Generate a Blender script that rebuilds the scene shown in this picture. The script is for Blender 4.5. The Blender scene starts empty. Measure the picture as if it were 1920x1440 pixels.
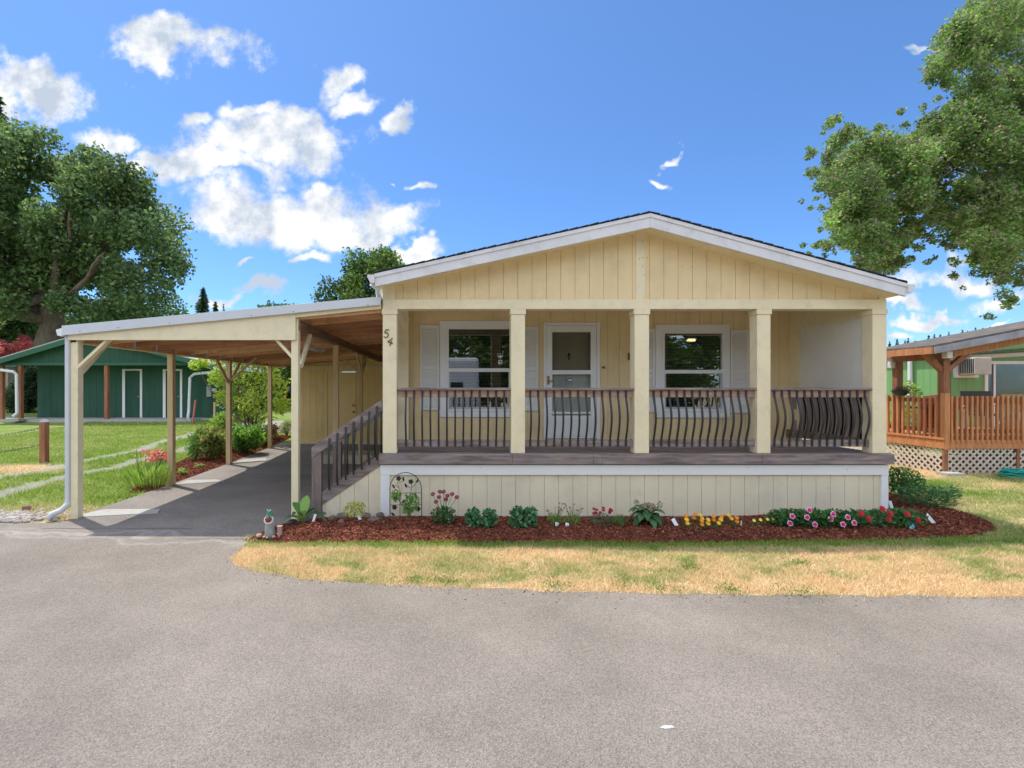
import bpy, math, random
import numpy as np
from mathutils import Vector, Matrix
R = math.radians
random.seed(7)
rng = np.random.default_rng(11)
scn = bpy.context.scene
COL = scn.collection

# ------------------------------------------------------------------ camera
HC, FPX, PX0, PY0 = 1.86, 920.0, 845.0, 728.0
cam_d = bpy.data.cameras.new('camera')
cam = bpy.data.objects.new('camera', cam_d); COL.objects.link(cam); scn.camera = cam
cam.location = (0, 0, HC); cam.rotation_euler = (R(90), 0, 0)
cam_d.sensor_width = 36; cam_d.lens = 36 * FPX / 1920
cam_d.shift_x = (960 - PX0) / 1920; cam_d.shift_y = (PY0 - 720) / 1920
cam_d.clip_start = 0.05; cam_d.clip_end = 3000

# ------------------------------------------------------------------ light
SUNV = Vector((-.36, .26, 1)).normalized()
EL = math.asin(SUNV.z); ROT = math.atan2(SUNV.x, SUNV.y)
sd = bpy.data.lights.new('sun', 'SUN'); sd.energy = 2.5; sd.angle = R(.53); sd.color = (1, .95, .87)
sun = bpy.data.objects.new('sun', sd); COL.objects.link(sun)
sun.rotation_euler = SUNV.to_track_quat('Z', 'Y').to_euler()
scn.view_settings.view_transform = 'Standard'; scn.view_settings.look = 'None'
scn.view_settings.gamma = 1; scn.view_settings.exposure = 0.85

w = bpy.data.worlds.new('World'); scn.world = w; w.use_nodes = True
def sky_world():
    nt = w.node_tree; N = nt.nodes; L = nt.links; N.clear()
    def math_(op, a, b=None, c=None, clamp=False):
        n = N.new('ShaderNodeMath'); n.operation = op; n.use_clamp = clamp
        for i, v in enumerate((a, b, c)):
            if v is None: continue
            if isinstance(v, (int, float)): n.inputs[i].default_value = v
            else: L.new(v, n.inputs[i])
        return n.outputs[0]
    def vmath(op, a, b=None):
        n = N.new('ShaderNodeVectorMath'); n.operation = op
        for i, v in enumerate((a, b)):
            if v is None: continue
            if isinstance(v, tuple): n.inputs[i].default_value = v
            else: L.new(v, n.inputs[i])
        return n.outputs[1] if op in ('LENGTH', 'DOT_PRODUCT') else n.outputs[0]
    sky = N.new('ShaderNodeTexSky'); sky.sky_type = 'NISHITA'; sky.sun_disc = False
    sky.sun_elevation = EL; sky.sun_rotation = ROT
    sky.altitude = 100; sky.air_density = 1.0; sky.dust_density = .35; sky.ozone_density = 2.2
    hs = N.new('ShaderNodeHueSaturation'); hs.inputs['Saturation'].default_value = 1.08; hs.inputs['Value'].default_value = 1.17
    L.new(sky.outputs[0], hs.inputs['Color'])
    tc = N.new('ShaderNodeTexCoord'); d = tc.outputs['Generated']
    sep = N.new('ShaderNodeSeparateXYZ'); L.new(d, sep.inputs[0])
    ya = math_('MAXIMUM', sep.outputs[1], .02)
    u = math_('DIVIDE', sep.outputs[0], ya); v = math_('DIVIDE', sep.outputs[2], ya)
    cb = N.new('ShaderNodeCombineXYZ'); L.new(u, cb.inputs[0]); L.new(v, cb.inputs[1]); uv = cb.outputs[0]
    def noise(vec, scale, detail, rough=.55, z=0):
        n = N.new('ShaderNodeTexNoise'); n.inputs['Scale'].default_value = scale
        n.inputs['Detail'].default_value = detail; n.inputs['Roughness'].default_value = rough
        if z: vec = vmath('ADD', vec, (z, z * .7, z * 1.3))
        L.new(vec, n.inputs['Vector']); return n
    wn = noise(uv, 7, 4).outputs['Color']
    wv = vmath('SUBTRACT', wn, (.5, .5, .5))
    sc = N.new('ShaderNodeVectorMath'); sc.operation = 'SCALE'; L.new(wv, sc.inputs[0]); sc.inputs['Scale'].default_value = .2
    uvw = vmath('ADD', uv, sc.outputs[0])
    blobs = [(50,165,115,55),(10,190,60,40),(205,242,88,27),(330,98,170,34),(300,70,110,40),(635,145,42,38),(655,182,45,22),(758,218,30,24),
        (490,262,180,62),(340,292,110,34),(455,205,75,28),(600,255,80,55),(560,225,60,40),(440,315,150,28),
        (415,388,125,52),(560,395,150,62),(620,430,150,45),(745,402,62,42),(700,440,70,25),(590,345,60,30),
        (770,482,62,18),(590,482,36,14),(410,548,80,20),(512,546,60,18),(1260,297,32,10),(1232,333,20,14),(783,321,24,13),(470,487,26,8),
        (1790,518,130,26),(1740,582,62,13),(1690,612,36,10),(1870,555,80,22),(1860,607,40,7),(1728,88,40,10),(1680,555,70,12),(365,215,26,22),(740,327,14,8)]
    m = None
    for (bx, by, rx, ry) in blobs:
        c = ((bx - PX0) / FPX, (PY0 - by) / FPX, 0)
        s = (FPX / rx, FPX / ry, 0)
        q = vmath('MULTIPLY', vmath('SUBTRACT', uvw, c), s)
        ln = vmath('LENGTH', q)
        val = math_('SUBTRACT', 1.0, ln)
        m = val if m is None else math_('MAXIMUM', m, val)
    n1 = noise(uv, 11, 10, .66, 3.1).outputs['Fac']
    n1 = math_('MULTIPLY', math_('SUBTRACT', n1, .49), 2.3)
    m = math_('MAXIMUM', m, -1.2)
    a = math_('ADD', m, n1)
    mr = N.new('ShaderNodeMapRange'); mr.interpolation_type = 'SMOOTHSTEP'
    mr.inputs['From Min'].default_value = -.08; mr.inputs['From Max'].default_value = .66; L.new(a, mr.inputs['Value'])
    front = math_('GREATER_THAN', sep.outputs[1], .05)
    fmask = math_('MULTIPLY', mr.outputs[0], front)
    # unseen cumulus on the rest of the sky, spread and brightened as fill light
    n2 = noise(d, 2.6, 8, .58, 9.0).outputs['Fac']
    mr2 = N.new('ShaderNodeMapRange'); mr2.interpolation_type = 'SMOOTHSTEP'
    mr2.inputs['From Min'].default_value = .40; mr2.inputs['From Max'].default_value = .54; L.new(n2, mr2.inputs['Value'])
    back = math_('MULTIPLY', mr2.outputs[0], math_('SUBTRACT', 1.0, front))
    mask = math_('MAXIMUM', fmask, back)
    mask = math_('MULTIPLY', mask, math_('GREATER_THAN', sep.outputs[2], 0.0))
    # cloud brightness: soft grey bellies
    n3 = noise(uv, 9, 7, .6, 5.0).outputs['Fac']
    cr = N.new('ShaderNodeValToRGB'); cr.color_ramp.elements[0].position = .40; cr.color_ramp.elements[0].color = (.52, .60, .72, 1)
    cr.color_ramp.elements[1].position = .57; cr.color_ramp.elements[1].color = (1, 1, 1, 1); L.new(n3, cr.inputs[0])
    cs = N.new('ShaderNodeVectorMath'); cs.operation = 'SCALE'; L.new(math_('ADD', math_('MULTIPLY', front, 4.1 - BACK_FILL), BACK_FILL), cs.inputs['Scale']); L.new(cr.outputs[0], cs.inputs[0])
    mix = N.new('ShaderNodeMix'); mix.data_type = 'RGBA'
    el = N.new('ShaderNodeValToRGB'); L.new(sep.outputs[2], el.inputs[0]); e = el.color_ramp.elements
    e[0].position = 0; e[0].color = (.36, .50, .66, 1); e[1].position = .75; e[1].color = (.46, .55, .64, 1)
    q_ = e.new(.12); q_.color = (.33, .47, .66, 1); q_ = e.new(.4); q_.color = (.38, .49, .62, 1)
    tint = vmath('MULTIPLY', hs.outputs[0], el.outputs[0])
    L.new(mask, mix.inputs['Factor']); L.new(tint, mix.inputs[6]); L.new(cs.outputs[0], mix.inputs[7])
    bg = N.new('ShaderNodeBackground'); bg.inputs['Strength'].default_value = .15
    L.new(mix.outputs[2], bg.inputs[0])
    o = N.new('ShaderNodeOutputWorld'); L.new(bg.outputs[0], o.inputs[0])
BACK_FILL = 9.0  # strength of the unseen back clouds, raised to light the house front
sky_world()

# ------------------------------------------------------------------ helpers
def X(px, Y): return (px - PX0) * Y / FPX
def Z(py, Y): return HC + (PY0 - py) * Y / FPX
def sstep(a, b, t):
    t = np.clip((np.asarray(t, float) - a) / (b - a), 0, 1); return t * t * (3 - 2 * t)
def gh(x, y):
    x = np.asarray(x, float); y = np.asarray(y, float)
    h = .0028 * np.maximum(0, np.minimum(y, 25) - 9) ** 2 * sstep(2, -4, x) + .02 * np.maximum(0, y - 25) * sstep(60, 40, y) * 0
    h = h + .10 * sstep(3, 8, x) * sstep(4.9, 7, y)
    return h
def ghf(x, y): return float(gh(x, y))
def gp(px, py, extra=0.0):
    """where the sight line through a point of the photograph meets the ground"""
    y = 6.0
    for _ in range(40):
        z = ghf(X(px, y), y) + extra
        y = .5 * y + .5 * (HC - z) * FPX / max(py - PY0, 5)
    return X(px, y), y, ghf(X(px, y), y)
def _h(ix, iy, s):
    n = (ix * 374761393 + iy * 668265263 + s * 974634777) & 0xffffffff
    n = ((n ^ (n >> 13)) * 1274126177) & 0xffffffff
    return ((n ^ (n >> 16)) & 0xffff) / 65535.0
def vnoise(x, y, s=0):
    x = np.asarray(x, float); y = np.asarray(y, float)
    ix = np.floor(x).astype(np.int64); iy = np.floor(y).astype(np.int64); fx = x - ix; fy = y - iy
    fx = fx * fx * (3 - 2 * fx); fy = fy * fy * (3 - 2 * fy)
    a = _h(ix, iy, s); b = _h(ix + 1, iy, s); c = _h(ix, iy + 1, s); d = _h(ix + 1, iy + 1, s)
    return (a * (1 - fx) + b * fx) * (1 - fy) + (c * (1 - fx) + d * fx) * fy
def fbm(x, y, s=0, o=4):
    t = 0; a = .5
    for i in range(o):
        t = t + a * vnoise(x, y, s + i * 17); x = np.asarray(x) * 2.03 + 5; y = np.asarray(y) * 2.03 + 9; a *= .5
    return t / (1 - .5 ** o)

class MB:
    def __init__(s): s.v = []; s.f = []
    def add(s, vs, fs):
        n = len(s.v); s.v += [tuple(p) for p in vs]; s.f += [tuple(i + n for i in f) for f in fs]; return s
    def box(s, x0, x1, y0, y1, z0, z1):
        if x0 > x1: x0, x1 = x1, x0
        if y0 > y1: y0, y1 = y1, y0
        if z0 > z1: z0, z1 = z1, z0
        vs = [(x, y, z) for z in (z0, z1) for y in (y0, y1) for x in (x0, x1)]
        return s.add(vs, [(0,2,3,1),(4,5,7,6),(0,1,5,4),(2,6,7,3),(0,4,6,2),(1,3,7,5)])
    def prism(s, poly, a0, a1, axis='y'):
        """poly in the plane across axis, pushed from a0 to a1"""
        n = len(poly)
        def mk(p, a):
            return (p[0], a, p[1]) if axis == 'y' else ((a, p[0], p[1]) if axis == 'x' else (p[0], p[1], a))
        vs = [mk(p, a0) for p in poly] + [mk(p, a1) for p in poly]
        fs = [tuple(range(n)), tuple(range(2 * n - 1, n - 1, -1))] + [(i, i + n, (i + 1) % n + n, (i + 1) % n) for i in range(n)]
        return s.add(vs, fs)
    def beam(s, p0, p1, w, h, up=(0, 0, 1)):
        p0 = Vector(p0); p1 = Vector(p1); d = (p1 - p0).normalized(); up = Vector(up)
        sx = d.cross(up)
        if sx.length < 1e-4: sx = d.cross(Vector((0, 1, 0)))
        sx.normalize(); sz = sx.cross(d)
        vs = []
        for p in (p0, p1):
            for a, b in ((-1, -1), (1, -1), (1, 1), (-1, 1)):
                vs.append(p + sx * (a * w / 2) + sz * (b * h / 2))
        return s.add(vs, [(0,1,2,3),(7,6,5,4),(0,4,5,1),(1,5,6,2),(2,6,7,3),(3,7,4,0)])
    def tube(s, pts, rad, n=8, cap=True):
        pts = [Vector(p) for p in pts]; k = len(pts)
        if isinstance(rad, (int, float)): rad = [rad] * k
        ref = None; base = len(s.v); vs = []
        for i, p in enumerate(pts):
            d = (pts[min(i + 1, k - 1)] - pts[max(i - 1, 0)]).normalized()
            if ref is None:
                ref = d.cross(Vector((0, 0, 1)))
                if ref.length < .1: ref = d.cross(Vector((0, 1, 0)))
            ref = (ref - d * ref.dot(d)).normalized(); b = d.cross(ref)
            for j in range(n):
                t = 2 * math.pi * j / n; vs.append(p + (ref * math.cos(t) + b * math.sin(t)) * rad[i])
        fs = []
        for i in range(k - 1):
            for j in range(n):
                a = i * n + j; c = i * n + (j + 1) % n; fs.append((a, c, c + n, a + n))
        if cap: fs += [tuple(range(n - 1, -1, -1)), tuple(range((k - 1) * n, k * n))]
        return s.add(vs, fs)
    def lathe(s, prof, c, n=16, sx=1, sy=1):
        vs = []; k = len(prof)
        for (r, z) in prof:
            for j in range(n):
                t = 2 * math.pi * j / n; vs.append((c[0] + r * sx * math.cos(t), c[1] + r * sy * math.sin(t), c[2] + z))
        fs = [(i*n+j, i*n+(j+1)%n, (i+1)*n+(j+1)%n, (i+1)*n+j) for i in range(k-1) for j in range(n)]
        fs += [tuple(range(n-1,-1,-1)), tuple(range((k-1)*n, k*n))]
        return s.add(vs, fs)
    def ball(s, c, rx, ry=None, rz=None, n=10, jit=0):
        ry = ry or rx; rz = rz or rx; m = n // 2 + 1; vs = []; fs = []
        for i in range(m + 1):
            ph = math.pi * i / m
            for j in range(n):
                t = 2 * math.pi * j / n; q = 1 + random.uniform(-jit, jit)
                vs.append((c[0] + rx * q * math.sin(ph) * math.cos(t), c[1] + ry * q * math.sin(ph) * math.sin(t), c[2] - rz * math.cos(ph)))
        for i in range(m):
            for j in range(n): fs.append((i*n+j, i*n+(j+1)%n, (i+1)*n+(j+1)%n, (i+1)*n+j))
        return s.add(vs, fs)
    def build(s, name, m, parent=None, smooth=False, bevel=0):
        me = bpy.data.meshes.new(name); me.from_pydata(s.v, [], s.f); me.validate(); me.update()
        o = bpy.data.objects.new(name, me); COL.objects.link(o); me.materials.append(m)
        if parent is not None: o.parent = parent
        if smooth:
            for p in me.polygons: p.use_smooth = True
        if bevel:
            b = o.modifiers.new('bevel', 'BEVEL'); b.width = bevel; b.segments = 2; b.limit_method = 'ANGLE'
        return o
def tag(o, label, cat, group=None, kind=None):
    if label: o['label'] = label
    if cat: o['category'] = cat
    if group: o['group'] = group
    if kind: o['kind'] = kind
    return o
def thing(name, label, cat, loc=(0, 0, 0), group=None, rz=0):
    o = bpy.data.objects.new(name, None); COL.objects.link(o); o.location = loc; o.rotation_euler = (0, 0, rz)
    return tag(o, label, cat, group)
def struct(o): o['kind'] = 'structure'; return o
def copy_tree(o, parent=None, loc=None, label=None, rz=None, scale=None):
    c = o.copy(); COL.objects.link(c); c.parent = parent
    if loc is not None: c.location = loc
    if rz is not None: c.rotation_euler = (0, 0, rz)
    if scale is not None: c.scale = (scale,) * 3
    if label: c['label'] = label
    for ch in list(o.children): copy_tree(ch, c)
    return c

# ------------------------------------------------------------------ materials
def mat(name, col, rough=.7, var=.12, scale=4.0, stretch=(1, 1, 1), bump=0.0, bscale=40.0, col2=None, spec=.3, metal=0, dirt=0.0, dirtcol=(.2,.17,.13), dscale=1.2, grain=False):
    m = bpy.data.materials.new(name); m.use_nodes = True; nt = m.node_tree; N = nt.nodes; L = nt.links
    b = N['Principled BSDF']; b.inputs['Roughness'].default_value = rough; b.inputs['Metallic'].default_value = metal
    b.inputs['Specular IOR Level'].default_value = spec
    tc = N.new('ShaderNodeTexCoord'); mp = N.new('ShaderNodeMapping'); mp.inputs['Scale'].default_value = stretch
    geo = N.new('ShaderNodeNewGeometry'); L.new(geo.outputs['Position'], mp.inputs[0])
    n = N.new('ShaderNodeTexNoise'); n.inputs['Scale'].default_value = scale; n.inputs['Detail'].default_value = 6; n.inputs['Roughness'].default_value = .6
    L.new(mp.outputs[0], n.inputs['Vector'])
    r = N.new('ShaderNodeValToRGB'); r.color_ramp.elements[0].position = .3; r.color_ramp.elements[1].position = .7
    c2 = col2 or tuple(min(1, c * (1 + var)) for c in col); c1 = col if col2 else tuple(c * (1 - var) for c in col)
    r.color_ramp.elements[0].color = (*c1, 1); r.color_ramp.elements[1].color = (*c2, 1)
    L.new(n.outputs['Fac'], r.inputs[0]); out = r.outputs[0]
    if dirt:
        n2 = N.new('ShaderNodeTexNoise'); n2.inputs['Scale'].default_value = dscale; n2.inputs['Detail'].default_value = 8; n2.inputs['Roughness'].default_value = .7
        L.new(geo.outputs['Position'], n2.inputs['Vector'])
        r2 = N.new('ShaderNodeMapRange'); r2.inputs['From Min'].default_value = .5; r2.inputs['From Max'].default_value = .72; r2.inputs['To Max'].default_value = dirt
        L.new(n2.outputs['Fac'], r2.inputs[0])
        mx = N.new('ShaderNodeMix'); mx.data_type = 'RGBA'; L.new(r2.outputs[0], mx.inputs[0]); L.new(out, mx.inputs[6]); mx.inputs[7].default_value = (*dirtcol, 1)
        out = mx.outputs[2]
    L.new(out, b.inputs['Base Color'])
    if bump:
        nb = N.new('ShaderNodeTexNoise'); nb.inputs['Scale'].default_value = bscale; nb.inputs['Detail'].default_value = 5
        L.new(mp.outputs[0] if grain else geo.outputs['Position'], nb.inputs['Vector'])
        bp = N.new('ShaderNodeBump'); bp.inputs['Strength'].default_value = bump; bp.inputs['Distance'].default_value = .01
        L.new(nb.outputs['Fac'], bp.inputs['Height']); L.new(bp.outputs[0], b.inputs['Normal'])
    return m
def leaf_mat(name, trans=.35, rough=.55, mul=1.0):
    m = bpy.data.materials.new(name); m.use_nodes = True; nt = m.node_tree; N = nt.nodes; L = nt.links
    b = N['Principled BSDF']; b.inputs['Roughness'].default_value = rough; b.inputs['Specular IOR Level'].default_value = .35
    at = N.new('ShaderNodeAttribute'); at.attribute_name = 'Col'
    L.new(at.outputs['Color'], b.inputs['Base Color'])
    tr = N.new('ShaderNodeBsdfTranslucent'); hs = N.new('ShaderNodeHueSaturation'); hs.inputs['Value'].default_value = 1.9; hs.inputs['Saturation'].default_value = 1.15; hs.inputs['Hue'].default_value = .485
    L.new(at.outputs['Color'], hs.inputs['Color']); L.new(hs.outputs[0], tr.inputs[0])
    mx = N.new('ShaderNodeMixShader'); mx.inputs[0].default_value = trans
    L.new(b.outputs[0], mx.inputs[1]); L.new(tr.outputs[0], mx.inputs[2]); L.new(mx.outputs[0], N['Material Output'].inputs['Surface'])
    return m
def glass_mat(name, tint=(.9, .93, .92), k=2.2):
    m = bpy.data.materials.new(name); m.use_nodes = True; nt = m.node_tree; N = nt.nodes; L = nt.links; N.clear()
    t = N.new('ShaderNodeBsdfTransparent'); t.inputs[0].default_value = (*tint, 1)
    g = N.new('ShaderNodeBsdfGlossy'); g.inputs['Roughness'].default_value = .01
    fr = N.new('ShaderNodeFresnel'); fr.inputs[0].default_value = 1.5
    mu = N.new('ShaderNodeMath'); mu.operation = 'MULTIPLY'; mu.use_clamp = True; mu.inputs[1].default_value = k; L.new(fr.outputs[0], mu.inputs[0])
    mx = N.new('ShaderNodeMixShader'); L.new(mu.outputs[0], mx.inputs[0]); L.new(t.outputs[0], mx.inputs[1]); L.new(g.outputs[0], mx.inputs[2])
    o = N.new('ShaderNodeOutputMaterial'); L.new(mx.outputs[0], o.inputs[0]); return m
def emit(name, col, s):
    m = bpy.data.materials.new(name); m.use_nodes = True; b = m.node_tree.nodes['Principled BSDF']
    b.inputs['Base Color'].default_value = (*col, 1); b.inputs['Emission Color'].default_value = (*col, 1); b.inputs['Emission Strength'].default_value = s; return m

YEL = mat('yellow_siding_paint', (.80, .63, .36), .65, .06, 2.0, (1, 1, .25), .35, 90, dirt=.32, dirtcol=(.45,.36,.22), dscale=2.5)
YSKYLIT = mat('sky_lit_skirting_paint', (.74, .655, .48), .65, .06, 2.0, (1, 1, .25), .35, 90, dirt=.32, dirtcol=(.42,.38,.3), dscale=2.5)  # siding paint with cool sky light mixed into its colour
YTRIM = mat('yellow_trim_paint', (.81, .71, .48), .6, .05, 3.0, (1, 1, .4), .2, 60, dirt=.35, dirtcol=(.5,.42,.3), dscale=5)
WHITE = mat('white_trim_paint', (.80, .80, .80), .55, .04, 2.0, bump=.1, dirt=.15, dirtcol=(.5, .48, .45), dscale=4)
VINYL = mat('white_vinyl', (.78, .79, .79), .4, .02, 2.0)
SHUT = mat('white_shutter_plastic', (.74, .73, .70), .5, .03, 2.0)
FASC = mat('weathered_white_fascia', (.72, .71, .72), .6, .06, 2.0, bump=.15, dirt=.5, dirtcol=(.42, .38, .36), dscale=3.0)
METALF = mat('grey_white_metal_flashing', (.60, .62, .66), .45, .04, 1.5, metal=.1, dirt=.15, dirtcol=(.4,.36,.34), dscale=6)
SHING = mat('dark_shingles', (.035, .035, .038), .9, .4, 20, bump=.8, bscale=30)
GSHING = mat('grey_brown_shingles', (.12, .11, .10), .9, .3, 9, bump=.8, bscale=30, dirt=.7, dirtcol=(.34, .2, .1), dscale=2)
WOOD = mat('weathered_dark_wood', (.11, .08, .072), .8, .3, 6, (.35, 3, 3), .6, 18, col2=(.36, .29, .27), dirt=.5, dirtcol=(.24, .24, .29), dscale=3.5, grain=True)
WOODV = mat('weathered_dark_wood_upright', (.14, .10, .085), .8, .3, 6, (3, 3, .35), .5, 18, col2=(.28, .22, .2), dirt=.3, dirtcol=(.3, .25, .25), dscale=3.5, grain=True)
WOODL = mat('weathered_wood_rail_face', (.30, .17, .12), .8, .3, 7, (.8, 2, 3), .4, 20, col2=(.5, .34, .26), dirt=.5, dirtcol=(.3,.24,.22), dscale=6, grain=True)
RAFT = mat('rafter_wood', (.58, .30, .15), .75, .3, 5, (.4, 4, 4), .35, 20, col2=(.80, .50, .29), dirt=.35, dirtcol=(.22, .10, .05), dscale=3, grain=True)
RAFTS = [mat('rafter_wood_%s' % n_, c_, .75, .3, 5, (.4, 4, 4), .4, 20, col2=d_, dirt=.5, dirtcol=(.20, .09, .04), dscale=4, grain=True) for n_, c_, d_ in (('tan', (.72, .40, .20), (.92, .62, .38)), ('red', (.50, .22, .10), (.72, .38, .20)), ('brown', (.36, .17, .085), (.56, .30, .16)), ('mid', (.62, .32, .155), (.82, .50, .28)))]
SHEA = mat('roof_sheathing_wood', (.20, .085, .04), .8, .3, 3, (.6, 2, 2), .2, 20, col2=(.34, .16, .08), grain=True)
DBEAM = mat('dark_beam_wood', (.14, .075, .05), .8, .3, 5, (4, .4, 4), .5, 20, col2=(.27, .16, .11), grain=True)
BLACK = mat('black_iron', (.02, .02, .022), .45, .2, 8, spec=.5)
GREEN = mat('dark_green_paint', (.03, .09, .06), .7, .14, 3, (1, 1, .3), .3, 60, dirt=.25, dirtcol=(.03,.10,.065), dscale=1)
GTRIM = mat('green_trim_paint', (.035, .12, .075), .6, .08, 3)
LGREEN = mat('light_green_siding', (.20, .40, .15), .65, .08, 2, (1, 1, .3), .2, 60)
ORW = mat('orange_cedar', (.44, .165, .065), .7, .25, 5, (3, 3, .5), .3, 20, col2=(.62, .28, .12), grain=True)
ORB = mat('brown_cedar', (.22, .09, .045), .7, .25, 5, (3, 3, .5), .3, 20, col2=(.36, .16, .08), grain=True)
POSTB = mat('brown_treated_post', (.26, .10, .05), .75, .25, 5, (3, 3, .4), .4, 20, col2=(.40, .18, .10), grain=True)
TANP = mat('tan_post_paint', (.62, .46, .26), .7, .12, 4, (3, 3, .5), .3, 20, grain=True)
LATT = mat('pale_lattice', (.62, .52, .44), .7, .1, 5)
CONC = mat('concrete', (.42, .40, .37), .85, .12, 6, bump=.3, bscale=60, dirt=.3, dirtcol=(.28,.25,.22), dscale=3)
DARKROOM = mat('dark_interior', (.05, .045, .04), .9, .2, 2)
BRASS = mat('aged_brass', (.40, .27, .08), .35, .2, 20, metal=.8)
GLASS = glass_mat('window_glass', k=3.2)
BARK = mat('bark', (.12, .085, .06), .95, .35, 3, (2, 2, .5), 1.0, 12, col2=(.24, .19, .15), grain=True)
TWIG = mat('twig', (.14, .09, .06), .9, .2, 5)
STEMG = mat('green_stem', (.08, .18, .04), .7, .2, 5)
LEAF = leaf_mat('leaf', .42)
LEAFS = leaf_mat('waxy_leaf', .25, .4)
GRASSM = leaf_mat('grass_blade', .3, .8)
STONE = mat('rough_stone', (.10, .09, .085), .95, .4, 8, bump=1, bscale=20, col2=(.26, .22, .20))
TEAL = mat('teal_rubber', (.02, .34, .30), .45, .1, 5)

# ------------------------------------------------------------------ big vertex meshes
def npmesh(name, V, F, cols, m, parent=None, k=3):
    me = bpy.data.meshes.new(name); nv = len(V); nf = len(F)
    me.vertices.add(nv); me.vertices.foreach_set('co', V.astype(np.float32).ravel())
    me.loops.add(nf * k); me.loops.foreach_set('vertex_index', F.astype(np.int32).ravel())
    me.polygons.add(nf); me.polygons.foreach_set('loop_start', np.arange(0, nf * k, k, dtype=np.int32)); me.polygons.foreach_set('loop_total', np.full(nf, k, dtype=np.int32))
    me.update(calc_edges=True)
    if cols is not None:
        a = me.attributes.new('Col', 'FLOAT_COLOR', 'POINT')
        c = np.ones((nv, 4), np.float32); c[:, :3] = cols; a.data.foreach_set('color', c.ravel())
    o = bpy.data.objects.new(name, me); COL.objects.link(o); me.materials.append(m)
    if parent is not None: o.parent = parent
    return o
def leaves(name, P, size, cols, m=None, parent=None, aspect=.55, up=.3, fold=.25, D=None):
    """one mesh of many small folded leaves; P (n,3), size (n,)"""
    n = len(P); size = np.broadcast_to(np.asarray(size, float), (n,))
    if D is None:
        D = rng.normal(size=(n, 3)); D[:, 2] = D[:, 2] * .8 + up
    D = D / (np.linalg.norm(D, axis=1, keepdims=True) + 1e-9)
    Rn = rng.normal(size=(n, 3)); S = np.cross(D, Rn); S /= (np.linalg.norm(S, axis=1, keepdims=True) + 1e-9)
    Nn = np.cross(D, S); s = size[:, None]
    a = P - D * s * .5; b = P + S * s * aspect * .5 + Nn * s * fold * aspect * .5; c = P + D * s * .5; d = P - S * s * aspect * .5 + Nn * s * fold * aspect * .5
    V = np.stack([a, b, c, d], 1).reshape(-1, 3)
    i = np.arange(n)[:, None] * 4; F = np.concatenate([i + [0, 1, 2], i + [0, 2, 3]], 1).reshape(-1, 3)
    cols = np.broadcast_to(np.asarray(cols, float), (n, 3))
    return npmesh(name, V, F, np.repeat(cols, 4, 0), m or LEAF, parent)
def vcol(n, cs, jit=.15, wts=None):
    cs = np.array(cs, float); k = rng.choice(len(cs), size=n, p=wts)
    return np.clip(cs[k] * (1 + rng.normal(0, jit, (n, 1))), .004, 1)
def inball(n, shell=0.0):
    d = rng.normal(size=(n, 3)); d /= np.linalg.norm(d, axis=1, keepdims=True)
    r = (shell ** 3 + (1 - shell ** 3) * rng.random(n)) ** (1 / 3)
    return d * r[:, None]
def clump_leaves(cl, n, size, cols, jit=.18, shell=.35, flat=.8):
    """cl: list of (centre, radius); leaf count follows radius squared"""
    c = np.array([k[0] for k in cl], float); r = np.array([k[1] for k in cl], float)
    cnt = np.maximum(3, (n * r ** 2 / (r ** 2).sum()).astype(int)); P = []; K = []
    for i in range(len(cl)):
        q = inball(cnt[i], shell); q *= (1 + rng.normal(0, .16, (cnt[i], 1))); q[:, 2] *= flat
        P.append(c[i] + q * r[i]); K.append(np.full(cnt[i], rng.normal(1, .13)))
    P = np.concatenate(P); K = np.concatenate(K)
    C = vcol(len(P), cols, jit) * K[:, None]
    return P, size * rng.uniform(.7, 1.3, len(P)), np.clip(C, .004, 1)
def clad(x0, x1, y, zb, zt, holes=(), pitch=.2032, phase=0.0, axis='y', depth=.012, gap=.006, thick=.03, sgn=-1):
    """grooved panel siding: boards whose outer face lies at y (axis 'y') or x (axis 'x'), backed by a sheet"""
    mb = MB(); zbf = zb if callable(zb) else (lambda t: zb); ztf = zt if callable(zt) else (lambda t: zt)
    def slab(a, b, za0, za1, zb0, zb1, f0, f1):
        if za1 - za0 < 1e-4 and zb1 - zb0 < 1e-4: return
        mb.prism([(a, za0), (b, zb0), (b, zb1), (a, za1)], f0, f1, axis)
    edges = [x0]; t = x0 + phase % pitch
    if t <= x0 + 1e-4: t += pitch
    while t < x1 - 1e-4: edges.append(t); t += pitch
    edges.append(x1)
    def emit_(a, b, f0, f1):
        cuts = sorted({a, b} | {h[k] for h in holes for k in (0, 1) if a < h[k] < b})
        for p, q in zip(cuts, cuts[1:]):
            mid = (p + q) / 2; hs = sorted([(h[2], h[3]) for h in holes if h[0] <= mid <= h[1]])
            if not hs: slab(p, q, zbf(p), ztf(p), zbf(q), ztf(q), f0, f1)
            else:
                lo0, lo1 = zbf(p), zbf(q)
                for (ha, hb) in hs:
                    if ha > lo0: slab(p, q, lo0, ha, lo1, ha, f0, f1)
                    lo0 = lo1 = hb
                if ztf(p) > lo0 or ztf(q) > lo1: slab(p, q, lo0, ztf(p), lo1, ztf(q), f0, f1)
    for a, b in zip(edges, edges[1:]):
        g = gap / 2
        emit_(a + (g if a > x0 else 0), b - (g if b < x1 else 0), y, y - sgn * depth)
    emit_(x0, x1, y - sgn * depth, y - sgn * (depth + thick))
    return mb

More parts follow.
